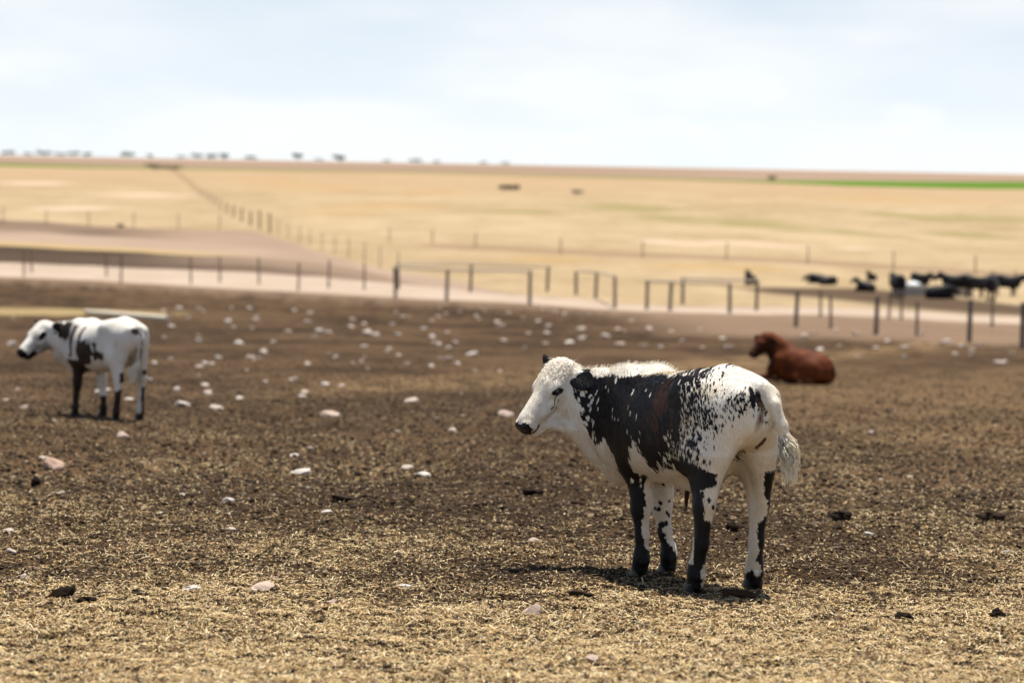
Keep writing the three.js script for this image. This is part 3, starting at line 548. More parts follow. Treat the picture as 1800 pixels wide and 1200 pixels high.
const mSwitch = new THREE.MeshPhysicalMaterial({ vertexColors: true, roughness: 0.95, specularIntensity: 0.2, side: THREE.DoubleSide });
const mHair = new THREE.MeshPhysicalMaterial({ vertexColors: true, roughness: 0.6, specularIntensity: 0.35 });
function switchHair(R, root, tip, spread, n, len) {   // the brush of a tail
  const list = [];
  for (let i = 0; i < n; i++) {
    const a = R() * 6.283, r = Math.sqrt(R()), s = R() * 0.035, start = add3(add3(root, [Math.cos(a) * 0.012 * r, s, Math.sin(a) * 0.012 * r]), [0, 0, 0]);
    const lock = Math.floor(R() * 7), la = lock * 0.9 + 0.4, L = len * (0.55 + 0.45 * R()) * (0.8 + 0.2 * Math.sin(lock * 2.3)), end = add3([Math.cos(la) * spread, 0, Math.sin(la) * spread], [(R() - 0.5) * spread * 0.6, 0, (R() - 0.5) * spread * 0.6]);
    const pts = [], ph = R() * 6, wv = 0.006 + 0.008 * R();
    for (let k = 0; k <= 6; k++) { const t = k / 6, o = Math.sin(Math.min(1, t * 1.3) * 1.57); pts.push([lerp(start[0], start[0] + (tip[0] - root[0]) * t, 1) + end[0] * o * (1 - 0.35 * t) + wv * Math.sin(ph + t * 9), start[1] - L * t, start[2] + (tip[2] - root[2]) * t + end[2] * o * (1 - 0.35 * t) + wv * Math.cos(ph + t * 8)]); }
    const v = 0.82 + 0.2 * R(); list.push([pts, [0.98 * v, 0.90 * v, 0.73 * v]]);
  }
  return list;
}
{
  const R = rng(41), g0 = Date.now();
  const calf = thing('calf', 'black and white speckled calf standing in sharp focus in the foreground', 'calf', CALF.pos, CALF.turn);
  const body = paint(skin(F1, [-0.8, -0.02, -0.75], [1.05, 1.14, 0.36], QUICK ? 0.007 : 0.0044), coat1);
  const mCoat = new THREE.MeshPhysicalMaterial({ vertexColors: true, roughness: 0.45, specularIntensity: 0.38 });
  part('body', body, mCoat, calf);
  for (const l of [-1, 1]) { const e = part('eye', new THREE.SphereGeometry(0.0195, 24, 16), mEye, calf); e.position.set(...H1.at(0.166, -0.047, 0.074 * l)); }
  hoof(calf, [-0.345, 0.018, -0.17], 0, mHoof); hoof(calf, [-0.305, 0.01, 0.17], 0, mHoof); hoof(calf, [0.302, -0.012, -0.092], 0, mHoofPale, 0.92); hoof(calf, [0.382, -0.018, 0.112], 0, mHoofPale, 0.92);
  const P = body.attributes.position.array, N = body.attributes.normal.array, nv = P.length / 3;
  const pick = () => { const i = Math.floor(R() * nv) * 3; return [[P[i], P[i + 1], P[i + 2]], [N[i], N[i + 1], N[i + 2]]]; };
  // curly poll and forehead
  const curls = []; let tries = 0;
  while (curls.length < 1150 && tries++ < 4e6) {
    const [p, n] = pick(); if (p[0] < 0.6) continue; const [a, m, l] = H1.inv(...p); if (a < -0.05 || a > 0.175 || Math.abs(l) > 0.092 || dot3(n, H1.N) < -0.15 && a > 0.03) continue; if (a > 0.10 && R() < (a - 0.10) * 12) continue; if (Math.abs(l) > 0.06 && a > 0.11) continue;
    const top = sstep(0.07, -0.02, a), L = lerp(0.014, 0.030, top) * (0.6 + 0.7 * R()) * (R() < 0.04 && top > 0.4 ? 1.7 : 1), flow = norm3(add3(add3(H1.A, n, 0.28 + 0.8 * top * R()), H1.S, (R() - 0.5) * 1.8)), side = norm3(cross3(flow, n)), pts = [], k = (R() - 0.5) * 2, ph = R() * 6.28;
    for (let i = 0; i <= 4; i++) { const t = i / 4; pts.push(add3(add3(add3(p, flow, L * t), side, 0.0055 * Math.sin(ph + t * 4.6) - 0.0055 * Math.sin(ph) + k * 0.006 * t * t), n, 0.004 * Math.sin(t * 3.1) - 0.001)); }
    const v = 0.85 + 0.3 * R(); curls.push([pts, [0.82 * v, 0.755 * v, 0.65 * v]]);
  }
  tag(part('poll_hair', strands(curls, 0.0030), mHair, calf), 'curly cream hair on the forehead');
  // standing hair along the crest and back
  const crest = []; tries = 0;
  while (crest.length < 1500 && tries++ < 4e6) {
    const [p, n] = pick(); if (n[1] < 0.55 || p[0] < -0.05 || p[0] > 0.79) continue; if (H1.inv(...p)[0] > -0.02 && p[0] > 0.76) continue; const on = sstep(0.05, 0.35, p[0]) * 0.9 + 0.08; if (R() > on) continue;
    const L = lerp(0.010, 0.024, sstep(0.15, 0.5, p[0])) * (0.6 + 0.7 * R()), d = norm3(add3(n, [-0.75 + 0.3 * R(), 0, (R() - 0.5) * 0.8])), pts = []; for (let i = 0; i <= 3; i++) { const t = i / 3; pts.push(add3(add3(p, d, L * t), [-0.3, -0.2, 0], L * t * t * 0.35)); }
    const c = [0, 0, 0]; coat1(p[0], p[1], p[2], c, ...n); const v = 0.8 + 0.35 * R(); crest.push([pts, c.map((q) => q * v)]);
  }
  part('crest_hair', strands(crest, 0.0017), mHair, calf);
  part('tail_switch', strands(switchHair(R, TAIL1[4].slice(0, 3), add3(TAIL1[4], [-0.03, 0, 0.02]), 0.036, 950, 0.225), 0.0046), mSwitch, calf);
  // brown tuft under the belly
  { const list = []; for (let i = 0; i < 40; i++) { const p = [-0.03 + (R() - 0.5) * 0.02, 0.48, -0.03 + (R() - 0.5) * 0.02], L = 0.11 + 0.05 * R(), pts = []; for (let k = 0; k <= 3; k++) pts.push([p[0] + (k / 3) * 0.03, p[1] - L * (k / 3), p[2] - (k / 3) * (p[2] + 0.02) * 0.7]); list.push([pts, [0.055, 0.025, 0.015]]); } part('belly_tuft', strands(list, 0.003), mHair, calf); }
  // short coat hair everywhere: one blade, many copies
  {
    const bg = new THREE.BufferGeometry(); bg.setAttribute('position', new THREE.Float32BufferAttribute([-0.5, 0, 0, 0.5, 0, 0, -0.38, 0.5, 0.04, 0.38, 0.5, 0.04, 0, 1, 0], 3)); bg.setIndex([0, 1, 2, 1, 3, 2, 2, 3, 4]); bg.computeVertexNormals();
    const want = QUICK ? 40000 : 130000, im = new THREE.InstancedMesh(bg, new THREE.MeshPhysicalMaterial({ roughness: 0.42, specularIntensity: 0.4 }), want), M = new THREE.Matrix4(), X = new THREE.Vector3(), Y = new THREE.Vector3(), Z = new THREE.Vector3(), c = [0, 0, 0], col = new THREE.Color();
    let k = 0;
    while (k < want) {
      const [p, n] = pick(); let flow = [-0.55, -0.8, 0], L = 0.013, W = 0.0016;
      if (p[1] < 0.5) { flow = [0, -1, 0]; L = 0.010; }
      if (p[0] > 0.6) { const [a, m, l] = H1.inv(...p); if (a > -0.06 && a < 0.45 && m > -0.25) { if (a > 0.35 || Math.hypot(a - 0.166, m + 0.047) < 0.026) continue; flow = add3(H1.A, H1.N, -0.5).map((q) => -q); L = 0.007; if (Math.abs(l) > 0.098) { flow = earDir; L = 0.012; } } }
      if (p[0] < -0.5 && p[1] > 0.7) flow = [0, -1, p[2] > 0.03 ? 0.3 : -0.2];
      L *= 0.7 + 0.6 * R(); W *= 0.8 + 0.5 * R();
      flow = add3(flow, [(R() - 0.5) * 0.5, (R() - 0.5) * 0.3, (R() - 0.5) * 0.5]); flow = norm3(add3(flow, n, -dot3(flow, n))); const d = norm3(add3(flow, n, 0.16 + 0.22 * R())), s = norm3(cross3(d, n)), u = cross3(s, d);
      X.set(...s).multiplyScalar(W); Y.set(...d).multiplyScalar(L); Z.set(...u).multiplyScalar(L);
      M.makeBasis(X, Y, Z); M.setPosition(p[0] + n[0] * 0.0002, p[1] + n[1] * 0.0002, p[2] + n[2] * 0.0002); im.setMatrixAt(k, M);
      coat1(p[0], p[1], p[2], c, ...n); const v = 0.78 + 0.4 * R(); im.setColorAt(k, col.setRGB(c[0] * v, c[1] * v, c[2] * v)); k++;
    }
    im.name = 'coat_hair'; im.userData.kind = 'stuff'; im.castShadow = im.receiveShadow = true; calf.add(im);
  }
  console.log('calf', Date.now() - g0, body.index.count / 3, curls.length, crest.length);
}

// ------------------------------------------------------------------ the other cattle
const toLocal = (turn, v) => [v[0] * Math.cos(turn) - v[2] * Math.sin(turn), v[1], v[0] * Math.sin(turn) + v[2] * Math.cos(turn)];
const plainHide = new THREE.MeshPhysicalMaterial({ vertexColors: true, roughness: 0.55, specularIntensity: 0.25 });
{ // the white calf at the left, farther off
  const R = rng(77), p = spot(190, 735), turn = 2.27;
  const H = headFrame([0.81, 0.96, -0.30], [-0.08, -0.66, -0.75], [-0.974, 0, 0.206], 1.12);
  const neck = [bone([0.45, 0.735, 0], [0.66, 0.765, -0.12], 0.215, 0.175, 0.07, [NECK_SIDE, 0.62]), bone([0.66, 0.765, -0.12], [0.775, 0.82, -0.265], 0.175, 0.115, 0.05, [NECK_SIDE, 0.58]), bone([0.57, 0.50, -0.01], [0.63, 0.48, -0.03], 0.11, 0.06, 0.06), bone([0.63, 0.475, -0.03], [0.72, 0.60, -0.20], 0.06, 0.04, 0.05)];
  const [head, cuts] = headOf(H, [[H.at(0.035, -0.065, 0.085), add3(H.at(0.035, -0.065, 0.085), norm3([-0.75, 0.35, 0.35]), 0.13), [-0.5, 0.1, -0.9], 0.045], [H.at(0.04, -0.06, -0.08), H.at(-0.01, -0.05, -0.19), [-0.4, 0.1, 0.9], 0.045]]);
  const tail = [[-0.47, 0.985, 0.0, 0.045], [-0.565, 0.95, 0.01, 0.034], [-0.60, 0.86, 0.015, 0.026], [-0.59, 0.72, 0.01, 0.022], [-0.575, 0.58, 0.0, 0.016]];
  const F = field([TRUNK(), ...rump1(), ...rearLeg(-1, [-0.42, 0.40, -0.13], [-0.40, 0.25, -0.13], [-0.375, 0.10, -0.13], [-0.365, 0.045, -0.13]), ...rearLeg(1, [-0.38, 0.40, 0.16], [-0.365, 0.25, 0.165], [-0.345, 0.10, 0.17], [-0.335, 0.045, 0.17]),
    ...frontLeg(-1, [0.38, 0.555, -0.13], [0.40, 0.31, -0.135], [0.41, 0.18, -0.145], [0.415, 0.07, -0.15], [0.425, 0.03, -0.15]), ...frontLeg(1, [0.34, 0.555, 0.105], [0.30, 0.31, 0.10], [0.28, 0.18, 0.10], [0.27, 0.07, 0.10], [0.28, 0.03, 0.10]), ...neck, ...head, ...tailBones(tail)], cuts);
  const flank = [[0.20, 0.80], [0.10, 0.84], [0.0, 0.80], [-0.10, 0.73], [-0.18, 0.67], [-0.25, 0.63], [-0.12, 0.585], [-0.03, 0.60], [0.05, 0.585], [0.14, 0.55], [0.22, 0.58], [0.24, 0.68]];
  const nape = [[0.66, 0.93], [0.58, 0.95], [0.44, 0.955], [0.43, 0.90], [0.48, 0.83], [0.58, 0.78], [0.64, 0.80]];
  const coat2 = (x, y, z, c) => {
    const f = fbm(x * 9, y * 9, z * 9, 3) - 0.5, g = fbm(x * 30, y * 18, z * 30, 2) - 0.5;
    if (x > 0.6) {
      const [a, n, l] = H.inv(x, y, z);
      if (H.ears.some((q) => q(x, y, z) < 0.006)) return mix3(c, BLACK, BLACK, 0);
      if (Math.abs(l) < 0.104 && n > -0.235 && a > -0.03) { mix3(c, WHITE, [0.20, 0.185, 0.17], clamp(0.2 + f + (a > 0.06 && a < 0.3 && Math.abs(l) > 0.05 ? 0.5 * sstep(0.35, 0.6, f + 0.5) : 0))); if (a > 0.365 || (n < -0.10 && a > 0.28) || Math.hypot((a - 0.15) / 0.05, (n + 0.046) / 0.032) < 1) mix3(c, BLACK, BLACK, 0); return; }
    }
    mix3(c, [0.70, 0.66, 0.59], [0.50, 0.455, 0.385], clamp(0.35 + f * 1.6));
    let b = 0; if (z < 0.02 && (inside(flank, x, y) + f * 0.12 + g * 0.09 > 0 || inside(nape, x, y) + f * 0.10 + g * 0.08 > 0)) b = 1;
    if (z < 0 && y > 0.5) { const s1 = Math.abs(x - 0.40 + (0.8 - y) * -0.10 - f * 0.05), s2 = Math.abs(x - 0.22 - (y - 0.7) * -0.1 - f * 0.05); if ((s1 < 0.036 && y > 0.6 && y < 0.93) || (s2 < 0.030 && y > 0.68 && y < 0.93)) b = 2; }
    if (y < 0.58 && x > 0.15 && x < 0.50 && z < -0.03) b = 1; if (y < 0.22 + f * 0.1 && x > 0.15 && z > 0) b = 1;
    if (x < -0.15 && z < 0 && (y < 0.33 + f * 0.1 || (y > 0.40 && y < 0.50 && legU(x, z, -0.40, -0.13) > 0.01))) b = 1;
    if (x < -0.15 && z > 0.04 && ((y < 0.34 && legU(x, z, -0.365, 0.165) > 0.0 + f * 0.03) || y < 0.07 || (y > 0.46 && y < 0.52 && legU(x, z, -0.38, 0.16) > 0.0))) b = 1;
    if (x < -0.48 && y > 0.88 && y < 0.965 && Math.abs(z) > 0.012 && z < 0 && Math.hypot((y - 0.93) / 0.03, (z + 0.055) / 0.035) + f * 2.4 < 0.9) b = 2; if (x < -0.53 && Math.abs(z - 0.012) < 0.012 && y < 0.94 && y > 0.62 && g > -0.1) b = 2;
    if (b === 1) mix3(c, [0.012, 0.009, 0.008], [0.06, 0.034, 0.02], clamp(0.3 + g)); else if (b === 2) mix3(c, [0.10, 0.055, 0.035], BLACK, clamp(0.4 + g));
  };
  const calf = thing('calf', 'white calf with a dark muzzle and black legs standing at left, blurred', 'calf', [p.x, p.y + 0.01, p.z], turn);
  part('body', paint(skin(F, [-0.8, -0.02, -0.8], [1.1, 1.14, 0.36], 0.0095), coat2), plainHide, calf);
  for (const l of [-1, 1]) { const e = part('eye', new THREE.SphereGeometry(0.0195, 12, 8), mEye, calf); e.position.set(...H.at(0.166, -0.047, 0.074 * l)); }
  for (const q of [[-0.365, -0.01, -0.13], [-0.335, -0.01, 0.17], [0.425, -0.015, -0.15], [0.28, -0.015, 0.10]]) hoof(calf, q, 0, mHoof);
  part('tail_switch', strands(switchHair(R, tail[4].slice(0, 3), add3(tail[4], [0.06, 0, -0.05]), 0.04, 200, 0.24), 0.006), mSwitch, calf);
}
{ // the red calf lying down
  const p = spot(1405, 674), turn = 2.60, S = toLocal(turn, [0.707, 0, 0.707]);
  const H = headFrame([0.575, 0.80, -0.155], toLocal(turn, [-0.60, -0.68, 0.43]), S, 1.15);
  const [head, cuts] = headOf(H, [[H.at(0.04, -0.07, 0.08), add3(H.at(0.04, -0.07, 0.08), norm3(add3(S, [0, -0.25, 0])), 0.15), toLocal(turn, [-0.3, 0.2, 1]), 0.05], [H.at(0.04, -0.06, -0.08), add3(H.at(0.04, -0.06, -0.08), norm3(add3(S.map((q) => -q), [0, -0.25, 0])), 0.15), toLocal(turn, [0.2, 0.2, 1]), 0.055]]);
  const F = field([trunkOf([-0.60, -0.52, -0.38, -0.2, 0.0, 0.2, 0.36, 0.46], [0.30, 0.42, 0.50, 0.545, 0.56, 0.58, 0.58, 0.50], [0.06, 0.0, -0.03, -0.04, -0.04, -0.02, 0.03, 0.16], [0.13, 0.21, 0.27, 0.29, 0.29, 0.24, 0.17, 0.11], 2.2, 0.05),
    blob([-0.26, 0.20, -0.23], [0.25, 0.20, 0.11], 0.06), blob([-0.30, 0.20, 0.20], [0.24, 0.20, 0.11], 0.06), bone([-0.10, 0.12, -0.30], [-0.38, 0.05, -0.33], 0.06, 0.036, 0.04), bone([-0.38, 0.05, -0.33], [-0.16, 0.03, -0.37], 0.036, 0.034, 0.03),
    bone([0.30, 0.36, -0.12], [0.42, 0.22, -0.14], 0.14, 0.10, 0.06), bone([0.40, 0.22, -0.15], [0.50, 0.075, -0.15], 0.075, 0.052, 0.04), bone([0.50, 0.07, -0.15], [0.30, 0.035, -0.20], 0.048, 0.034, 0.03), bone([0.40, 0.20, 0.10], [0.62, 0.07, 0.09], 0.075, 0.045, 0.04), bone([0.62, 0.065, 0.09], [0.80, 0.03, 0.05], 0.042, 0.036, 0.03), bone([0.80, 0.03, 0.05], [0.87, 0.03, 0.03], 0.036, 0.04, 0.02),
    bone([0.28, 0.42, 0], [0.42, 0.56, -0.04], 0.17, 0.135, 0.07), bone([0.42, 0.54, -0.03], [0.54, 0.70, -0.13], 0.155, 0.12, 0.06), bone([0.15, 0.52, 0], [0.47, 0.72, -0.07], 0.08, 0.08, 0.08), bone([0.42, 0.30, -0.02], [0.50, 0.56, -0.12], 0.10, 0.075, 0.05), bone([0.42, 0.36, -0.02], [0.47, 0.56, -0.10], 0.07, 0.05, 0.05), bone([-0.54, 0.38, 0], [-0.62, 0.16, 0.03], 0.035, 0.022, 0.04), bone([-0.62, 0.16, 0.03], [-0.55, 0.03, 0.10], 0.022, 0.018, 0.03), ...head], cuts);
  const red = thing('calf', 'red brown calf lying on the ground with its head raised', 'calf', [p.x, p.y + 0.02, p.z], turn);
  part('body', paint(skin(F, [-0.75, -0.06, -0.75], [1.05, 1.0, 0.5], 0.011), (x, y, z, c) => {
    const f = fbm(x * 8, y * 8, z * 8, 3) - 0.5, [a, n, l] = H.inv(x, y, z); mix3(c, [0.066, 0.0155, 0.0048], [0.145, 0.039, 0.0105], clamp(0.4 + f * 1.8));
    if (a > 0.375 && n > -0.2 && Math.abs(l) < 0.08) mix3(c, [0.12, 0.06, 0.045], BLACK, 0.4); if (H.ears.some((q) => q(x, y, z) < 0.006)) mix3(c, [0.035, 0.011, 0.006], BLACK, 0.5);
    if ((a > 0 && a < 0.36 && n < -0.055 + f * 0.06 && n > -0.4 && Math.abs(l) < 0.2) || (x > 0.36 && y > 0.22 && y < 0.66 + f * 0.1)) into(c, [0.022, 0.008, 0.005], 0.72); if (y < 0.07) into(c, [0.05, 0.03, 0.02], 0.4);  // cheek and neck darkened in the coat colour, mostly standing for shade
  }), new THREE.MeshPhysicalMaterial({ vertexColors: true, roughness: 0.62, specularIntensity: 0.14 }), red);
  for (const l of [-1, 1]) { const e = part('eye', new THREE.SphereGeometry(0.0195, 12, 8), mEye, red); e.position.set(...H.at(0.166, -0.047, 0.074 * l)); }
}
{ // black cattle round the trough: one standing, one lying, one shape for the farthest; each animal is a thing of its own
  const hide = new THREE.MeshPhysicalMaterial({ color: new THREE.Color().setRGB(0.010, 0.009, 0.010), roughness: 0.6, specularIntensity: 0.3 });
  const stand = (down) => {
    const H = headFrame(down ? [0.98, 0.78, 0] : [0.90, 1.07, 0], down ? [0.35, -0.93, 0] : [0.78, -0.62, 0], [0, 0, -1], 1.1), [head, cuts] = headOf(H, [[H.at(0.04, -0.06, 0.08), H.at(0.06, -0.09, 0.20), [1, 0.2, 0], 0.05], [H.at(0.04, -0.06, -0.08), H.at(0.06, -0.09, -0.20), [1, 0.2, 0], 0.05]]);
    const F = field([TRUNK(), bone([0.40, 0.66, 0], [-0.30, 0.68, 0], 0.29, 0.27, 0.06), ...rump1(), ...rearLeg(-1, [-0.42, 0.40, -0.14], [-0.40, 0.25, -0.14], [-0.375, 0.10, -0.14], [-0.365, 0.0, -0.14]), ...rearLeg(1, [-0.36, 0.40, 0.14], [-0.345, 0.25, 0.14], [-0.325, 0.10, 0.14], [-0.315, 0.0, 0.14]), ...frontLeg(-1, [0.36, 0.555, -0.12], [0.37, 0.31, -0.11], [0.36, 0.18, -0.11], [0.355, 0.07, -0.11], [0.365, 0.0, -0.11]), ...frontLeg(1, [0.34, 0.555, 0.12], [0.31, 0.31, 0.11], [0.29, 0.18, 0.11], [0.28, 0.07, 0.11], [0.29, 0.0, 0.11]),
      bone([0.45, 0.74, 0], add3(H.o, H.N, -0.08), 0.20, 0.115, 0.07), bone([0.57, 0.52, 0], add3(H.o, H.N, -0.14), 0.12, 0.07, 0.06), bone([-0.50, 0.98, 0], [-0.60, 0.86, 0], 0.04, 0.026, 0.03), bone([-0.60, 0.86, 0], [-0.58, 0.40, 0], 0.026, 0.03, 0.02), ...head], cuts);
    return skin(F, [-0.75, -0.06, -0.4], [1.4, 1.4, 0.4], 0.022);
  };
  const rest = (low) => {
    const H = headFrame(low ? [0.60, 0.50, -0.10] : [0.56, 0.80, 0], low ? [0.75, -0.55, -0.45] : [0.80, -0.60, 0], [0, 0, -1], 1.05), [head, cuts] = headOf(H, [[H.at(0.04, -0.06, 0.08), H.at(0.06, -0.09, 0.20), [1, 0.2, 0], 0.05], [H.at(0.04, -0.06, -0.08), H.at(0.06, -0.09, -0.20), [1, 0.2, 0], 0.05]]);
    return skin(field([trunkOf([-0.60, -0.52, -0.38, -0.2, 0.0, 0.2, 0.36, 0.46], [0.30, 0.42, 0.50, 0.545, 0.56, 0.58, 0.58, 0.50], [0.06, 0.0, -0.03, -0.04, -0.04, -0.02, 0.03, 0.16], [0.13, 0.21, 0.27, 0.29, 0.29, 0.24, 0.17, 0.11], 2.2, 0.05), blob([-0.26, 0.20, -0.23], [0.25, 0.20, 0.11], 0.06), blob([-0.30, 0.20, 0.20], [0.24, 0.20, 0.11], 0.06), bone([0.40, 0.22, -0.15], [0.52, 0.06, -0.15], 0.075, 0.05, 0.04), bone([0.52, 0.06, -0.15], [0.30, 0.035, -0.20], 0.048, 0.034, 0.03), bone([0.40, 0.2, 0.1], [0.6, 0.06, 0.09], 0.075, 0.045, 0.04), bone([0.28, 0.40, 0], low ? [0.58, 0.40, -0.08] : [0.50, 0.68, 0], 0.18, 0.12, 0.07), ...head], cuts), [-0.75, -0.06, -0.6], [1.15, 1.05, 0.5], 0.022);
  };
  const shapes = { up: stand(false), down: stand(true), lie: rest(false), low: rest(true) };
  const G = 'black cattle resting round the water trough', at = (name, px, py, turn, s, label, group, category = 'cow') => { const q = spot(px, py), m = single('cow', shapes[name], hide, label, category, group); m.position.copy(q); m.rotation.y = turn; m.scale.setScalar(s); return m; };
  at('lie', 1318, 500, -1.9, 1.1, 'black cow lying alone behind the rail, left of the other distant black cattle', G);
  at('low', 1437, 498, 2.9, 1.0, 'left one of two small black cows lying close together in the straw field', G);
  at('low', 1456, 501, 0.4, 0.92, 'right one of two small black cows lying close together in the straw field', G);
  at('lie', 1521, 512, 2.75, 0.98, 'black cow lying head up in front of the brown bank left of the trough', G);
  at('lie', 1532, 493, -2.2, 0.80, 'small black cow lying beyond the one whose head is up', G);
  at('up', 1579, 524, 1.72, 1.18, 'black cow standing with its rump this way at the left end of the trough', G);
  at('up', 1616, 512, -0.9, 1.0, 'black cow with its head raised behind the white tank', G);
  at('low', 1652, 525, -0.15, 1.25, 'black cow lying in front of the long grey trough', G);
  at('up', 1686, 522, 2.9, 1.18, 'black cow standing side-on facing left behind the long trough', G);
  at('up', 1716, 523, 0.5, 1.1, 'black cow standing at the right end of the trough between two others', G);
  at('up', 1743, 528, 1.25, 1.18, 'black cow standing rump this way at the right edge of the herd', G);
  at('up', 1768, 520, -0.35, 1.1, 'black cow standing last on the right of the herd with its head up', G);
  const G2 = 'dark cattle far out in the straw field';
  for (const [px, py, t, s] of [[886, 335.5, 3.0, 1.3], [897, 335.8, 0.3, 1.35], [908, 335.2, 2.7, 1.3]]) at('down', px, py, t, s, 'tiny dark cow grazing in a tight bunch far out in the straw field', G2);
}

// ------------------------------------------------------------------ fences, trough, timber, shrubs and the trees on the skyline
const mWood = new THREE.MeshPhysicalMaterial({ vertexColors: true, roughness: 0.9, specularIntensity: 0.2 });
const mWire = new THREE.MeshStandardMaterial({ color: new THREE.Color().setRGB(0.16, 0.14, 0.12), roughness: 0.6, metalness: 0.6 });
function timber(r0, r1, h, seed, tone = [0.20, 0.15, 0.11]) {   // a rough round post with weathered grain
  const g = new THREE.CylinderGeometry(r1, r0, h, 10, 5); g.translate(0, h / 2, 0); const p = g.attributes.position, c = new Float32Array(p.count * 3);
  for (let i = 0; i < p.count; i++) { const x = p.getX(i), y = p.getY(i), z = p.getZ(i), a = Math.atan2(z, x), k = 1 + 0.18 * (vnoise(a * 2 + seed, y * 2.5, seed) - 0.5); p.setX(i, x * k); p.setZ(i, z * k); const v = 0.7 + 0.6 * vnoise(a * 5 + seed * 3, y * 1.2, 3); c[i * 3] = tone[0] * v; c[i * 3 + 1] = tone[1] * v; c[i * 3 + 2] = tone[2] * v; }
  g.setAttribute('color', new THREE.BufferAttribute(c, 3)); g.computeVertexNormals(); return g;
}
function stretch(m, a, b) { const v = new THREE.Vector3().subVectors(b, a); m.position.copy(a); m.quaternion.setFromUnitVectors(new THREE.Vector3(0, 1, 0), v.clone().normalize()); m.scale.y = v.length(); return m; }
const postShapes = [1, 2, 3, 4].map((k) => timber(0.056, 0.048, 1, k)), fieldShapes = [15, 16, 17].map((k) => timber(0.05, 0.044, 1, k, [0.24, 0.175, 0.115])), thickShapes = [5, 6, 7].map((k) => timber(0.082, 0.075, 1, k, [0.185, 0.155, 0.125])), paleShapes = [25, 26, 27].map((k) => timber(0.034, 0.03, 1, k, [0.30, 0.225, 0.15])), stoutShapes = [28, 29, 30].map((k) => timber(0.10, 0.085, 1, k, [0.22, 0.16, 0.105])), railShapes = [8, 9].map((k) => timber(0.05, 0.046, 1, k, [0.42, 0.36, 0.29])), wireShape = new THREE.CylinderGeometry(0.0035, 0.0035, 1, 5); wireShape.translate(0, 0.5, 0);
let fenceSeed = 5;
function fence(name, label, posts, { shapes = postShapes, shapeOf, wires = [], rails = [], group, category = 'fence' } = {}) {   // posts: [px, py base, height]
  const R = rng(fenceSeed++), at = posts.map(([px, py, h]) => [spot(px, py), h]), o = thing(name, label, category, at[0][0].toArray(), 0, group), O = at[0][0];
  const tops = at.map(([p, h], i) => { const m = part('post', (shapeOf ? shapeOf(i) : shapes)[i % 3], mWood, o), lean = new THREE.Vector3((R() - 0.5) * 0.07, 1, (R() - 0.5) * 0.07).normalize(); const a = p.clone().sub(O); a.y -= 0.12; const b = a.clone().addScaledVector(lean, h + 0.12); stretch(m, a, b); m.rotateY(R() * 6); return [a, b]; });
  for (let i = 0; i + 1 < tops.length; i++) for (const t of wires) stretch(part('wire', wireShape, mWire, o), tops[i][0].clone().lerp(tops[i][1], t), tops[i + 1][0].clone().lerp(tops[i + 1][1], t));
  for (const [i, j, t = 0.98, over = 0.12] of rails) { const a = tops[i][0].clone().lerp(tops[i][1], t), b = tops[j][0].clone().lerp(tops[j][1], t), d = b.clone().sub(a).normalize().multiplyScalar(over); const m = part('rail', railShapes[(i + j) % 2], mWood, o); const off = new THREE.Vector3(0, 0.03, 0.0); stretch(m, a.clone().sub(d).add(off), b.clone().add(d).add(off)); }
  return o;
}
const W4 = [0.35, 0.55, 0.75, 0.93];
fence('pen_fence', 'wire fence of thin weathered posts along the left side of the pen', [[-90, 480, 1.35], [41, 485, 1.5], [212, 497, 1.42], [335, 499, 1.42], [524, 511, 1.4], [694, 522, 1.4]], { wires: W4 });
fence('pen_fence', 'second wire fence of thin posts just beyond the pen at left', [[-60, 473, 1.35], [55, 479, 1.4], [187, 485, 1.35], [386, 496, 1.4], [455, 499, 1.4], [577, 506, 1.45], [640, 509, 1.3]], { wires: W4 });
fence('rail_fence', 'timber post and rail fence at the middle of the pen edge', [[695, 523, 1.42], [785, 528, 1.42], [931, 535, 1.5]], { shapes: thickShapes, wires: [0.4, 0.7], rails: [[0, 1], [1, 2]] });
fence('rail_fence', 'timber rail fence just behind the middle one, seen between its posts', [[700, 508, 1.3], [827, 513, 1.4], [962, 512, 1.25]], { shapes: thickShapes, wires: [0.4, 0.7], rails: [[0, 1], [1, 2]] });
fence('rail_fence', 'short timber fence left of the gap in the pen edge', [[1013, 517, 1.15], [1047, 523, 1.25], [1081, 541, 1.4]], { shapes: thickShapes, wires: [0.4, 0.7], rails: [[0, 1], [1, 2]] });
fence('rail_fence', 'timber fence with a pale top rail right of the gap in the pen edge', [[1137, 543, 1.25], [1178, 546, 1.25], [1283, 550, 1.25]], { shapes: thickShapes, wires: [0.4, 0.7], rails: [[0, 1], [1, 2]] });
fence('rail_fence', 'pale rail on two posts behind the fence right of the gap', [[1200, 534, 1.2], [1330, 545, 1.32]], { shapes: thickShapes, rails: [[0, 1]] });
fence('pen_fence', 'fence of dark posts and wires along the right side of the pen', [[1283, 550, 1.2], [1399, 574, 1.3], [1540, 588, 1.3], [1704, 601, 1.32], [1798, 612, 1.34], [1900, 624, 1.34]], { shapes: thickShapes, wires: W4 });
fence('pen_fence', 'fainter thin-posted wire fence just behind the right side of the pen', [[1330, 545, 1.1], [1443, 556, 1.1], [1461, 577, 1.15], [1563, 560, 1.15], [1612, 590, 1.15], [1585, 562, 1.15], [1745, 574, 1.15], [1860, 585, 1.15]].sort((a, b) => a[0] - b[0]), {});
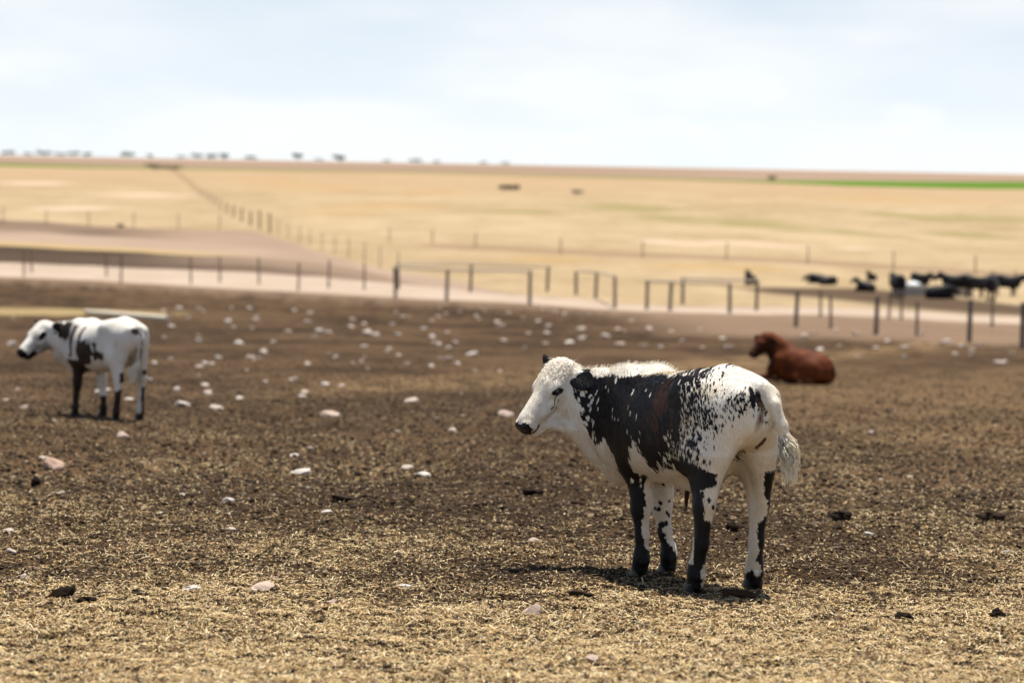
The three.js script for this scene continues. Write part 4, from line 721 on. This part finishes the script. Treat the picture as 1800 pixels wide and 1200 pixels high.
fence('field_fence', 'long line of posts running from the pen away over the field at left', [[700, 482, 1.35], [668, 471, 1.35], [640, 462, 1.35], [612, 453, 1.35], [588, 446, 1.35], [566, 439, 1.35], [545, 432, 1.35], [526, 426, 1.35], [506, 419, 1.35], [489, 414, 1.4], [474, 409, 1.9], [456, 403, 1.9], [440, 396, 1.5], [424, 389, 1.5], [410, 382, 1.5], [398, 375, 1.5], [387, 368, 1.5], [377, 361, 1.5], [367, 354, 1.5], [358, 347, 1.5], [350, 341, 1.5], [342, 335, 1.5], [335, 329, 1.6], [328, 323, 1.6], [321, 317, 1.7], [314, 311, 1.8], [307, 306, 1.8]], { shapeOf: (i) => (i < 10 ? paleShapes : stoutShapes), wires: [0.3, 0.6, 0.9] });
fence('field_fence', 'sparse line of field posts beyond the tan yard at left', [[-30, 392, 1.6], [5, 394, 1.7], [80, 395, 1.5], [155, 397, 1.5], [235, 399, 1.5], [313, 402, 1.5], [385, 403, 1.5]], { shapes: fieldShapes, wires: [0.5, 0.9] });
fence('field_fence', 'widely spaced posts along the brown track across the straw field', [[684, 425, 1.2], [760, 428, 1.2], [835, 435, 1.25], [985, 446, 1.25], [1130, 453, 1.25], [1277, 456, 1.3], [1420, 464, 1.3], [1571, 473, 1.3], [1715, 482, 1.3], [1850, 490, 1.3]], { shapes: fieldShapes, wires: [0.5, 0.9] });
fence('field_fence', 'short posts standing right of the black cattle', [[1745, 517, 1.3], [1786, 519, 1.3], [1840, 524, 1.3]], { shapes: fieldShapes, wires: [0.5, 0.9] });
{ // trough and tank
  const a = spot(1572, 518), b = spot(1706, 520), mid = a.clone().lerp(b, 0.5), len = a.distanceTo(b), turn = Math.atan2(-(b.z - a.z), b.x - a.x);
  const mCement = new THREE.MeshPhysicalMaterial({ color: new THREE.Color().setRGB(0.36, 0.33, 0.29), roughness: 0.9 }), mTank = new THREE.MeshPhysicalMaterial({ color: new THREE.Color().setRGB(0.74, 0.77, 0.78), roughness: 0.45 });
  const t = thing('water_trough', 'long low grey water trough among the black cattle', 'trough', mid.toArray(), turn);
  const box = (w, h, d, x, y, z) => { const g = new THREE.BoxGeometry(w, h, d); g.translate(x, y, z); return g; };
  part('basin', mergeGeometries([box(len, 0.10, 0.72, 0, 0.05, 0), box(len, 0.44, 0.08, 0, 0.24, 0.36), box(len, 0.44, 0.08, 0, 0.24, -0.36), box(0.08, 0.44, 0.64, len / 2 - 0.04, 0.241, 0), box(0.08, 0.44, 0.64, -len / 2 + 0.04, 0.241, 0)]), mCement, t);
  part('water', box(len - 0.17, 0.02, 0.63, 0, 0.36, 0), new THREE.MeshPhysicalMaterial({ color: new THREE.Color().setRGB(0.05, 0.06, 0.06), roughness: 0.05 }), t);
  const q = spot(1607, 512), tank = thing('water_tank', 'white water tank standing behind the left end of the trough', 'tank', q.toArray(), 0);
  part('drum', new THREE.LatheGeometry([[0, 0], [0.46, 0], [0.48, 0.04], [0.47, 0.2], [0.485, 0.22], [0.47, 0.24], [0.47, 0.36], [0.48, 0.42], [0.42, 0.48], [0.12, 0.53]].map(([x, y]) => new THREE.Vector2(x, y)), 28), mTank, tank);
  part('lid', new THREE.LatheGeometry([[0.12, 0.51], [0.14, 0.515], [0.14, 0.56], [0.0, 0.57]].map(([x, y]) => new THREE.Vector2(x, y)), 20), mTank, tank);
}
{ // loose timber lying in the pen
  const a = spot(150, 553), b = spot(294, 564), g = timber(0.10, 0.09, 1, 21, [0.60, 0.53, 0.41]), m = single('plank', g, mWood, 'pale timber plank lying on the ground behind the white calf', 'plank'); a.y += 0.09; b.y += 0.09; stretch(m, a, b); m.scale.x = 1.1;
  const c = spot(842, 553), d = spot(914, 558), s = single('pole', timber(0.05, 0.035, 1, 22, [0.16, 0.11, 0.07]), mWood, 'dark pole lying on the ground near the pen edge', 'pole'); c.y += 0.05; d.y += 0.05; stretch(s, c, d);
}
// leafy things: clumps of small leaf faces round a few limbs
const mLeaf = [[0.06, 0.072, 0.042], [0.075, 0.082, 0.05], [0.05, 0.064, 0.034]].map((c) => new THREE.MeshPhysicalMaterial({ color: new THREE.Color().setRGB(...c), roughness: 1, specularIntensity: 0.1, side: THREE.DoubleSide }));
const mBark = new THREE.MeshPhysicalMaterial({ color: new THREE.Color().setRGB(0.09, 0.07, 0.055), roughness: 1 });
function leaves(R, clumps, n, size) {
  const pos = [], idx = [];
  for (let i = 0; i < n; i++) {
    const [x, y, z, rx, ry, rz] = clumps[Math.floor(R() * clumps.length)], u = R() * 2 - 1, a = R() * 6.283, r = Math.cbrt(R()), s = Math.sqrt(1 - u * u), c = [x + rx * r * s * Math.cos(a), y + ry * r * u, z + rz * r * s * Math.sin(a)], b = pos.length / 3, L = size * (0.6 + 0.8 * R());
    const d = norm3([R() - 0.5, R() - 0.5, R() - 0.5]), e = norm3(cross3(d, [R(), R(), R() + 0.1]));
    pos.push(...add3(c, d, -L), ...add3(c, e, L * 0.45), ...add3(c, d, L), ...add3(c, e, -L * 0.45)); idx.push(b, b + 1, b + 2, b, b + 2, b + 3);
  }
  const g = new THREE.BufferGeometry(); g.setAttribute('position', new THREE.Float32BufferAttribute(pos, 3)); g.setIndex(idx); g.computeVertexNormals(); return g;
}
const limb = (a, b, r0, r1) => { const v = new THREE.Vector3(b[0] - a[0], b[1] - a[1], b[2] - a[2]), g = new THREE.CylinderGeometry(r1, r0, v.length(), 7, 1); g.translate(0, v.length() / 2, 0); g.applyQuaternion(new THREE.Quaternion().setFromUnitVectors(new THREE.Vector3(0, 1, 0), v.normalize())); g.translate(...a); return g; };
function tree(label, px, dist, w, h, seed, group) {
  const R = rng(seed), x = (ray(px, 280).x / -ray(px, 280).z) * dist, o = thing('tree', label, 'tree', [x, land(x, -dist), -dist], 0, group), clumps = [], limbs = [limb([0, -0.3, 0], [w * 0.03, h * 0.5, 0], h * 0.045, h * 0.03)];
  const n = Math.max(3, Math.round(w / h * 4)); for (let i = 0; i < n; i++) { const cx = (i / (n - 1) - 0.5) * w * 0.72 + (R() - 0.5) * w * 0.12, cy = h * (0.34 + 0.42 * R()), cz = (R() - 0.5) * w * 0.4; clumps.push([cx, cy, cz, w * 0.20 + h * 0.05, h * 0.24, w * 0.2]); limbs.push(limb([w * 0.02, h * 0.36, 0], [cx, cy, cz], h * 0.022, h * 0.008)); }
  part('trunk', mergeGeometries(limbs), mBark, o); part('crown', leaves(R, clumps, 700, h * 0.07), mLeaf[seed % 3], o); return o;
}
const ORD = 'first second third fourth fifth sixth seventh eighth ninth tenth eleventh twelfth thirteenth fourteenth fifteenth sixteenth seventeenth eighteenth nineteenth twentieth last'.split(' ');
const GT = 'small trees along the far skyline';
[[14, 34, 8, 'first'], [48, 22, 5.5], [76, 44, 8.5], [104, 26, 6.5], [128, 34, 8], [152, 24, 7], [224, 40, 9.5], [263, 16, 6], [318, 26, 5], [346, 30, 8], [372, 26, 8.5], [394, 20, 10], [440, 30, 7.5], [523, 22, 11], [560, 24, 4.5], [596, 34, 10.5], [680, 24, 6], [730, 36, 9.5], [768, 22, 6], [850, 22, 5.5], [888, 24, 6]].forEach(([px, w, h], i) => tree(px > 500 && px < 540 ? 'narrow upright tree alone on the skyline' : px > 590 && px < 600 ? 'wide dark tree on the skyline right of the narrow upright one' : px > 220 && px < 230 ? 'wide dark tree in the gap between tree groups at left of the skyline' : ORD[i] + ' small hazy tree from the left in the broken row along the skyline', px, 2380 + (i % 4) * 12, w * 0.42, h * (px > 620 ? 0.55 : 0.72), 300 + i, px > 500 && px < 540 || px > 590 && px < 600 || px > 220 && px < 230 ? null : GT));
function shrub(label, px, py, w, h, seed, mat) {
  const R = rng(seed), p = spot(px, py), o = thing('shrub', label, 'shrub', p.toArray(), 0), cl = [], st = [];
  for (let i = 0; i < 6; i++) { const x = (R() - 0.5) * w * 0.7, y = h * (0.45 + 0.3 * R()), z = (R() - 0.5) * w * 0.5; cl.push([x, y, z, w * 0.24, h * 0.32, w * 0.22]); st.push(limb([x * 0.2, -0.05, z * 0.2], [x, y, z], h * 0.03, h * 0.012)); }
  part('stems', mergeGeometries(st), mBark, o); part('foliage', leaves(R, cl, 420, h * 0.10), mat, o);
}
shrub('dark shrub at the far end of the field fence line, left of another', 276, 299, 8, 2.0, 401, mLeaf[2]);
shrub('dark shrub at the far end of the field fence line, right of another', 298, 300, 8, 1.8, 402, mLeaf[2]);
shrub('dark green bush standing alone on the green crop strip', 1360, 318, 3.4, 1.8, 403, mLeaf[2]);
shrub('low dry brown bush beside the tan yard at left', 211, 401, 0.9, 0.45, 404, mBark);
shrub('low grey dead bush out in the straw field', 1013, 342, 3.4, 1.3, 405, new THREE.MeshPhysicalMaterial({ color: new THREE.Color().setRGB(0.16, 0.13, 0.11), roughness: 1, side: THREE.DoubleSide }));

// ------------------------------------------------------------------ stones and dung on the pen floor
function lump(seed, flat, rough, detail, chips) {
  const g0 = new THREE.IcosahedronGeometry(1, detail), p = g0.attributes.position, R = rng(seed), cuts = [];
  for (let i = 0; i < chips; i++) cuts.push([norm3([R() - 0.5, R() - 0.4, R() - 0.5]), 0.62 + 0.25 * R()]);
  for (let i = 0; i < p.count; i++) {
    let v = [p.getX(i), p.getY(i), p.getZ(i)]; const k = 1 + rough * (fbm(v[0] * 1.6 + seed * 3, v[1] * 1.6, v[2] * 1.6 + 9, 3) - 0.5) * 2;
    v = v.map((q) => q * k); for (const [n, d] of cuts) { const e = dot3(v, n) - d; if (e > 0) v = add3(v, n, -e * 0.92); }
    p.setXYZ(i, v[0], v[1] * flat, v[2] * (0.75 + 0.2 * Math.sin(seed)));
  }
  g0.deleteAttribute('uv'); g0.deleteAttribute('normal'); g0.computeVertexNormals(); return g0;
}
const stoneShapes = [[1, 0.42, 0.45, 7], [2, 0.50, 0.5, 9], [3, 0.36, 0.45, 6], [4, 0.6, 0.5, 10], [5, 0.30, 0.5, 7], [6, 0.48, 0.6, 9]].map(([s, f, r, c]) => lump(s * 7, f, r, 3, c));
const [rockMap, rockBump] = grain(256, 55, (u, v, t, o) => { const k = 0.5 * t(u, v, 8, 1) + 0.3 * t(u, v, 24, 2) + 0.2 * t(u, v, 70, 3); o[0] = 0.72 + 0.28 * k; o[1] = o[0] * 0.985; o[2] = o[0] * 0.96; o[3] = k; });
for (const g of stoneShapes) { const p = g.attributes.position, uv = new Float32Array(p.count * 2); for (let i = 0; i < p.count; i++) { uv[i * 2] = p.getX(i) * 0.5 + p.getY(i) * 0.3; uv[i * 2 + 1] = p.getZ(i) * 0.5 + p.getY(i) * 0.4; } g.setAttribute('uv', new THREE.BufferAttribute(uv, 2)); }
const stoneMats = [[0.50, 0.42, 0.36], [0.47, 0.36, 0.295], [0.56, 0.50, 0.45], [0.42, 0.29, 0.225]].map((c) => new THREE.MeshPhysicalMaterial({ color: new THREE.Color().setRGB(...c), map: rockMap, bumpMap: rockBump, bumpScale: 0.004, roughness: 0.85, specularIntensity: 0.3 }));
const stoneProtos = stoneShapes.map((g) => new THREE.Mesh(g, stoneMats[0]));
const RS = rng(900);
function stone(px, py, w, shape, mat, label, group, tall = 1) {   // w: its width in photograph pixels
  const p = spot(px, py), s = (w / pxm(p) / 2) * 1.1, m = stoneProtos[shape].clone(); m.material = stoneMats[mat]; m.name = numbered('stone'); m.castShadow = m.receiveShadow = true; scene.add(m); tag(m, label, 'stone', group);
  p.y = ground(p.x, p.z) + s * 0.24; m.position.copy(p); m.rotation.set((RS() - 0.5) * 0.3, RS() * 6.28, (RS() - 0.5) * 0.3); m.scale.set(s * 1.05, s * tall, s * 1.05); return m;
}
// the ones near enough to tell apart
stone(95, 826, 44, 3, 3, 'largest pinkish brown stone, near the left edge in the foreground', null, 1.1);
stone(106, 867, 15, 1, 0, 'small rounded pale stone just below the largest pinkish one');
stone(530, 836, 32, 2, 2, 'white elongated stone left of the middle, below the white calf level');
stone(716, 829, 25, 4, 0, 'flat pale stone just left of a whiter one, left of the calf');
stone(742, 840, 31, 2, 2, 'clean white oval stone left of the speckled calf chest');
stone(401, 883, 25, 1, 2, 'white bumpy stone in the left foreground above the straw litter');
stone(573, 906, 21, 0, 2, 'greyish white stone beside dark dung flakes left of centre');
stone(580, 733, 31, 0, 1, 'pale flat stone alone in the dark earth between the two calves');
stone(215, 770, 20, 3, 1, 'angular pale stone standing upright just below the white calf', null, 1.5);
stone(286, 905, 19, 4, 1, 'small buff stone in the left foreground below the upright one');
stone(408, 934, 16, 1, 0, 'small round pale stone right of the buff one in the left foreground');
stone(14, 932, 20, 2, 0, 'pale stone at the left edge, upper of the two there');
stone(18, 971, 22, 3, 0, 'pale stone at the left edge, lower of the two there');
stone(42, 1013, 26, 5, 1, 'knobbly buff stone near the left edge in the straw');
stone(340, 1039, 30, 4, 2, 'thin tilted white stone slab in the straw foreground', null, 1.5);
stone(460, 1035, 42, 2, 1, 'long flat pinkish stone in the straw at lower left');
stone(480, 1011, 15, 1, 1, 'little pink stone just above the long flat one');
stone(584, 1064, 21, 1, 1, 'round pinkish stone in the straw, right of the long flat one');
stone(935, 1083, 37, 3, 1, 'angular pink stone standing up below the shadow of the calf head', null, 1.35);
stone(940, 947, 24, 0, 1, 'pinkish stone left of the calf front legs');
stone(711, 1037, 22, 4, 2, 'bright white flake of stone in the straw at lower centre');
stone(766, 1085, 15, 1, 0, 'small pale pebble below the white flake of stone');
stone(1527, 938, 17, 2, 2, 'small white stone alone on the right in front of the dung pat');
stone(1772, 975, 13, 3, 2, 'small white stone near the right edge');
stone(75, 811, 24, 4, 0, 'flat pale stone just above and left of the largest pinkish one');
stone(1041, 1168, 30, 4, 1, 'flat pink stone nearest the bottom edge of the picture');
stone(890, 733, 31, 0, 1, 'pinkish stone just left of the calf muzzle');
stone(723, 707, 25, 0, 0, 'pale stone in the dark earth left of the calf head');
stone(1531, 763, 14, 1, 2, 'small white stone right of the calf tail');
// farther ones, all alike in the blur
const GS = 'pale stones scattered over the middle of the pen', LS = 'pale blurred stone among many scattered over the brown pen';
const far = [[30, 687], [42, 718], [93, 740], [130, 741], [181, 690, 24], [226, 703], [262, 668], [310, 685], [360, 678], [364, 692, 22], [320, 713, 26], [381, 720, 24], [420, 700], [466, 673], [535, 692, 20], [531, 698], [515, 668], [571, 677], [601, 680], [788, 615, 24], [830, 624, 22], [788, 632, 18], [590, 630, 20], [440, 630], [463, 620, 16], [383, 630], [240, 629], [255, 606], [645, 588, 22], [660, 590, 14], [700, 590], [560, 583], [577, 586], [505, 585], [640, 610], [770, 606], [800, 604, 12], [885, 600], [516, 800, 18], [545, 789, 12], [700, 762, 14], [796, 757, 16], [767, 738, 14], [150, 596], [110, 583], [60, 590], [20, 606], [190, 600], [1270, 596, 15], [1281, 611, 14], [1442, 616, 19], [1590, 612, 17], [1509, 628, 15], [1590, 630, 11], [1475, 609, 10], [1415, 592, 14], [1432, 587, 16], [1468, 581, 12], [1505, 588, 14], [1619, 588, 11], [1658, 605, 16], [1666, 602, 16], [1691, 609, 11], [1718, 609, 13], [1724, 606, 13], [1709, 616, 11], [1706, 624, 10], [1757, 639, 17], [1766, 637, 15], [1780, 621, 10], [1679, 622, 11], [1001, 604, 18], [1090, 607, 18], [1131, 609, 15], [1163, 611, 13], [1024, 597, 15], [961, 587, 13], [1022, 579, 14], [1086, 582, 14], [1141, 580, 13], [1231, 582, 12], [1180, 583, 11], [946, 565, 12], [880, 574, 14], [745, 579, 14], [690, 571, 12], [620, 562, 13], [540, 567, 12], [450, 560, 12], [400, 566, 13], [330, 560, 13], [300, 575, 15], [350, 600, 13], [420, 605, 14], [480, 602, 12], [715, 640, 12], [620, 640, 13], [540, 640, 14], [360, 640, 12], [300, 632, 13], [270, 640, 12], [1035, 556, 11], [1110, 565, 10], [1200, 600, 11], [1235, 612, 12], [1560, 600, 10], [1540, 612, 10]];
for (const [px, py, w] of far) stone(px, py, (w ?? 15) * (0.8 + 0.3 * RS()), Math.floor(RS() * 6), [0, 0, 2, 2, 1][Math.floor(RS() * 5)], LS, GS);
for (let i = 0; i < 95; i++) { const px = 10 + 1010 * RS() + (RS() < 0.15 ? 700 * RS() : 0), t = RS(), py = 541 + 120 * t * t; if (Math.abs(px - 150) < 120 && py > 540 && py < 745) continue; if (px > 1250) continue; stone(px, py, (7 + 8 * RS() * RS()) * (0.8 + 0.35 * t), Math.floor(RS() * 6), [0, 0, 2, 1, 1][Math.floor(RS() * 5)], LS, GS); }
for (let i = 0; i < 30; i++) { const px = 1790 * RS(), py = 690 + 200 * RS(); if (px > 890 && px < 1420 || Math.abs(px - 150) < 120) continue; stone(px, py, 6 + 5 * RS(), Math.floor(RS() * 6), Math.floor(RS() * 3), 'small pale pebble in the brown earth of the middle pen', 'small pebbles in the middle of the pen'); }

const dungShapes = [11, 12, 13, 14].map((s, i) => lump(s * 5, [0.38, 0.5, 0.3, 0.45][i], 0.95, 3, 3));
const mDung = [[0.017, 0.0115, 0.0075], [0.032, 0.0215, 0.0145], [0.045, 0.024, 0.013]].map((c) => new THREE.MeshPhysicalMaterial({ color: new THREE.Color().setRGB(...c), roughness: 0.95, specularIntensity: 0.1 }));
const dungProtos = dungShapes.map((g) => new THREE.Mesh(g, mDung[0]));
function dung(px, py, w, shape, mat, label, group, tall = 1) {
  const p = spot(px, py), s = w / pxm(p) / 2, m = dungProtos[shape].clone(); m.material = mDung[mat]; m.name = numbered('dung_clod'); m.castShadow = m.receiveShadow = true; scene.add(m); tag(m, label, 'dung', group);
  p.y = ground(p.x, p.z) + s * 0.22 + 0.006; m.position.copy(p); m.rotation.set((RS() - 0.5) * 0.3, RS() * 6.28, (RS() - 0.5) * 0.3); m.scale.set(s * 1.1, s * tall * 1.5, s * 1.1); return m;
}
dung(1590, 1090, 34, 1, 0, 'dark curled lump of dung in the straw at lower right');
dung(1752, 1089, 28, 3, 0, 'dark lump of dung near the right edge of the straw');
dung(1745, 918, 42, 0, 1, 'ridged grey brown dung pat near the right edge');
dung(1477, 918, 38, 0, 0, 'flat dark dung pat right of the calf hind legs');
dung(935, 869, 34, 2, 0, 'flat black dung pat left of the calf chest');
dung(1287, 934, 30, 1, 0, 'black lump of dung between the calf hind legs');
dung(108, 1061, 44, 1, 0, 'largest black heap of dung at lower left');
dung(152, 1066, 30, 0, 0, 'grey black flat dung just right of the largest heap');
dung(62, 852, 26, 1, 0, 'black clod of dung below left of the largest pinkish stone');
dung(1020, 1052, 40, 2, 1, 'long dark piece of dung below the tip of the calf shadow');
dung(1298, 1049, 52, 1, 2, 'reddish brown mound of dung under the calf hind hooves', null, 0.55);
dung(600, 884, 34, 2, 1, 'grey flake of old dung above the greyish white stone', null, 0.6);
const GD = 'dark clods of dung scattered through the straw', LD = 'dark clod of dung among many lying in the straw and soil';
for (let i = 0; i < 120; i++) { const t = RS(), px = 1790 * RS(), py = 700 + 490 * t, w = (5 + 17 * RS() * RS() * RS()) * (0.75 + 0.6 * t); dung(px, py, w, Math.floor(RS() * 4), Math.floor(RS() * 2.3), LD, GD); }

// ------------------------------------------------------------------ straw, chaff and crumbs on the pen floor: too many to count
{
  const R = rng(2024), M = new THREE.Matrix4(), Q = new THREE.Quaternion(), E = new THREE.Euler(), T = new THREE.Vector3(), S = new THREE.Vector3(), C = new THREE.Color();
  const K = QUICK ? 0.4 : 1;
  // a flat, slightly bent blade and a chunky chip
  const blade = new THREE.BufferGeometry(); blade.setAttribute('position', new THREE.Float32BufferAttribute([-0.5, 0, -0.5, -0.5, 0, 0.5, 0.05, 0.10, -0.42, 0.0, 0.10, 0.45, 0.5, -0.02, -0.2, 0.5, 0.0, 0.25], 3)); blade.setIndex([0, 1, 2, 1, 3, 2, 2, 3, 4, 3, 5, 4]); blade.computeVertexNormals();
  const chip = new THREE.IcosahedronGeometry(0.5, 0); { const p = chip.attributes.position; for (let i = 0; i < p.count; i++) { const k = 0.75 + 0.5 * vnoise(p.getX(i) * 3 + 5, p.getY(i) * 3, p.getZ(i) * 3); p.setXYZ(i, p.getX(i) * k, p.getY(i) * k * 0.7, p.getZ(i) * k); } chip.computeVertexNormals(); }
  const place = (d0, d1) => { const d = 1 / lerp(1 / d0, 1 / d1, R()), half = 0.31; const x = (R() * 2 - 1) * half * d; return [x, -d]; };
  const tones = [[0.46, 0.325, 0.145], [0.55, 0.415, 0.205], [0.35, 0.22, 0.09], [0.24, 0.13, 0.048], [0.64, 0.52, 0.33], [0.13, 0.075, 0.035]];
  function scatter(name, label, geo, mat, n, d0, d1, accept, shape) {
    const im = new THREE.InstancedMesh(geo, mat, n); let k = 0, tries = 0;
    while (k < n && tries++ < n * 12) {
      const [x, z] = place(d0, d1), a = accept(x, z); if (R() > a) continue;
      const [L, h, w, lift, tilt, c] = shape(x, z); E.set((R() - 0.5) * tilt, R() * 6.283, (R() - 0.5) * tilt); Q.setFromEuler(E); T.set(x, ground(x, z) + lift, z); S.set(L, h, w); M.compose(T, Q, S); im.setMatrixAt(k, M); im.setColorAt(k, C.setRGB(...c)); k++;
    }
    im.count = k; im.name = numbered(name); im.castShadow = im.receiveShadow = true; scene.add(im); tag(im, label, null, null, 'stuff'); im.userData.category = 'litter'; return k;
  }
  const mStraw = new THREE.MeshPhysicalMaterial({ roughness: 0.7, specularIntensity: 0.35, side: THREE.DoubleSide }), mCrumb = new THREE.MeshPhysicalMaterial({ roughness: 0.95, specularIntensity: 0.2 });
  const pickTone = (hi) => { const t = tones[Math.floor(Math.pow(R(), 1.1) * tones.length)], v = 0.65 + 0.6 * R(); return t.map((q) => q * v * hi); };
  const cover = (x, z) => { const s = strawCover(x, z); return clamp(0.05 + Math.pow(s, 1.6) * 1.1) * (0.35 + 0.9 * sstep(0.35, 0.62, fbm(x * 9, z * 7, 0, 2))); };
  const a = scatter('chaff', 'short broken straw and chaff strewn thickly over the near pen ground', blade, mStraw, 400000 * K, 7.3, 16, (x, z) => cover(x, z) * (1 - 0.9 * sstep(12.5, 16, -z)), () => [0.006 + 0.022 * Math.pow(R(), 3) + 0.007 * R(), 0.02, 0.0022 + 0.0036 * R() * R() + 0.0006, 0.003 + 0.006 * R(), 0.9, pickTone(1)]);
  const b = scatter('straw', 'longer pale straw stalks lying in the near pen ground', blade, mStraw, 30000 * K, 7.3, 17, (x, z) => cover(x, z) * 0.8 + 0.05, () => [0.03 + 0.06 * R() * R(), 0.03, 0.0022 + 0.0018 * R(), 0.005 + 0.008 * R(), 0.5, pickTone(1.12)]);
  const c = scatter('chaff', 'sparser straw bits lying over the middle of the pen', blade, mStraw, 52000 * K, 11.5, 38, (x, z) => clamp(0.08 + strawCover(x, z) * 0.75) * sstep(11, 20, -z), () => [0.010 + 0.03 * R() * R(), 0.03, 0.004 + 0.006 * R(), 0.004 + 0.008 * R(), 0.9, pickTone(0.78)]);
  const d = scatter('soil_crumbs', 'dark crumbs of soil and dung between the straw', chip, mCrumb, 160000 * K, 7.3, 17, (x, z) => 0.25 + 0.75 * (1 - strawCover(x, z)), () => { const s = 0.005 + 0.018 * Math.pow(R(), 2.4), v = 0.5 + 0.9 * R(); return [s * (1 + 0.6 * R()), s, s * (0.8 + 0.4 * R()), s * 0.2, 1, R() < 0.13 ? [0.20 * v, 0.15 * v, 0.09 * v] : [0.058 * v, 0.038 * v, 0.024 * v]]; });
  const e = scatter('soil_crumbs', 'clods of soil and dung over the middle of the pen', chip, mCrumb, 75000 * K, 13, 50, (x, z) => sstep(12.5, 18, -z), () => { const s = 0.010 + 0.04 * Math.pow(R(), 4), v = 0.5 + 0.9 * R(); return [s * (1 + 0.6 * R()), s, s, s * 0.15, 1, R() < 0.12 ? [0.19 * v, 0.135 * v, 0.08 * v] : [0.06 * v, 0.04 * v, 0.025 * v]]; });
  console.log('litter', a, b, c, d, e);
}
renderer.render(scene, camera);
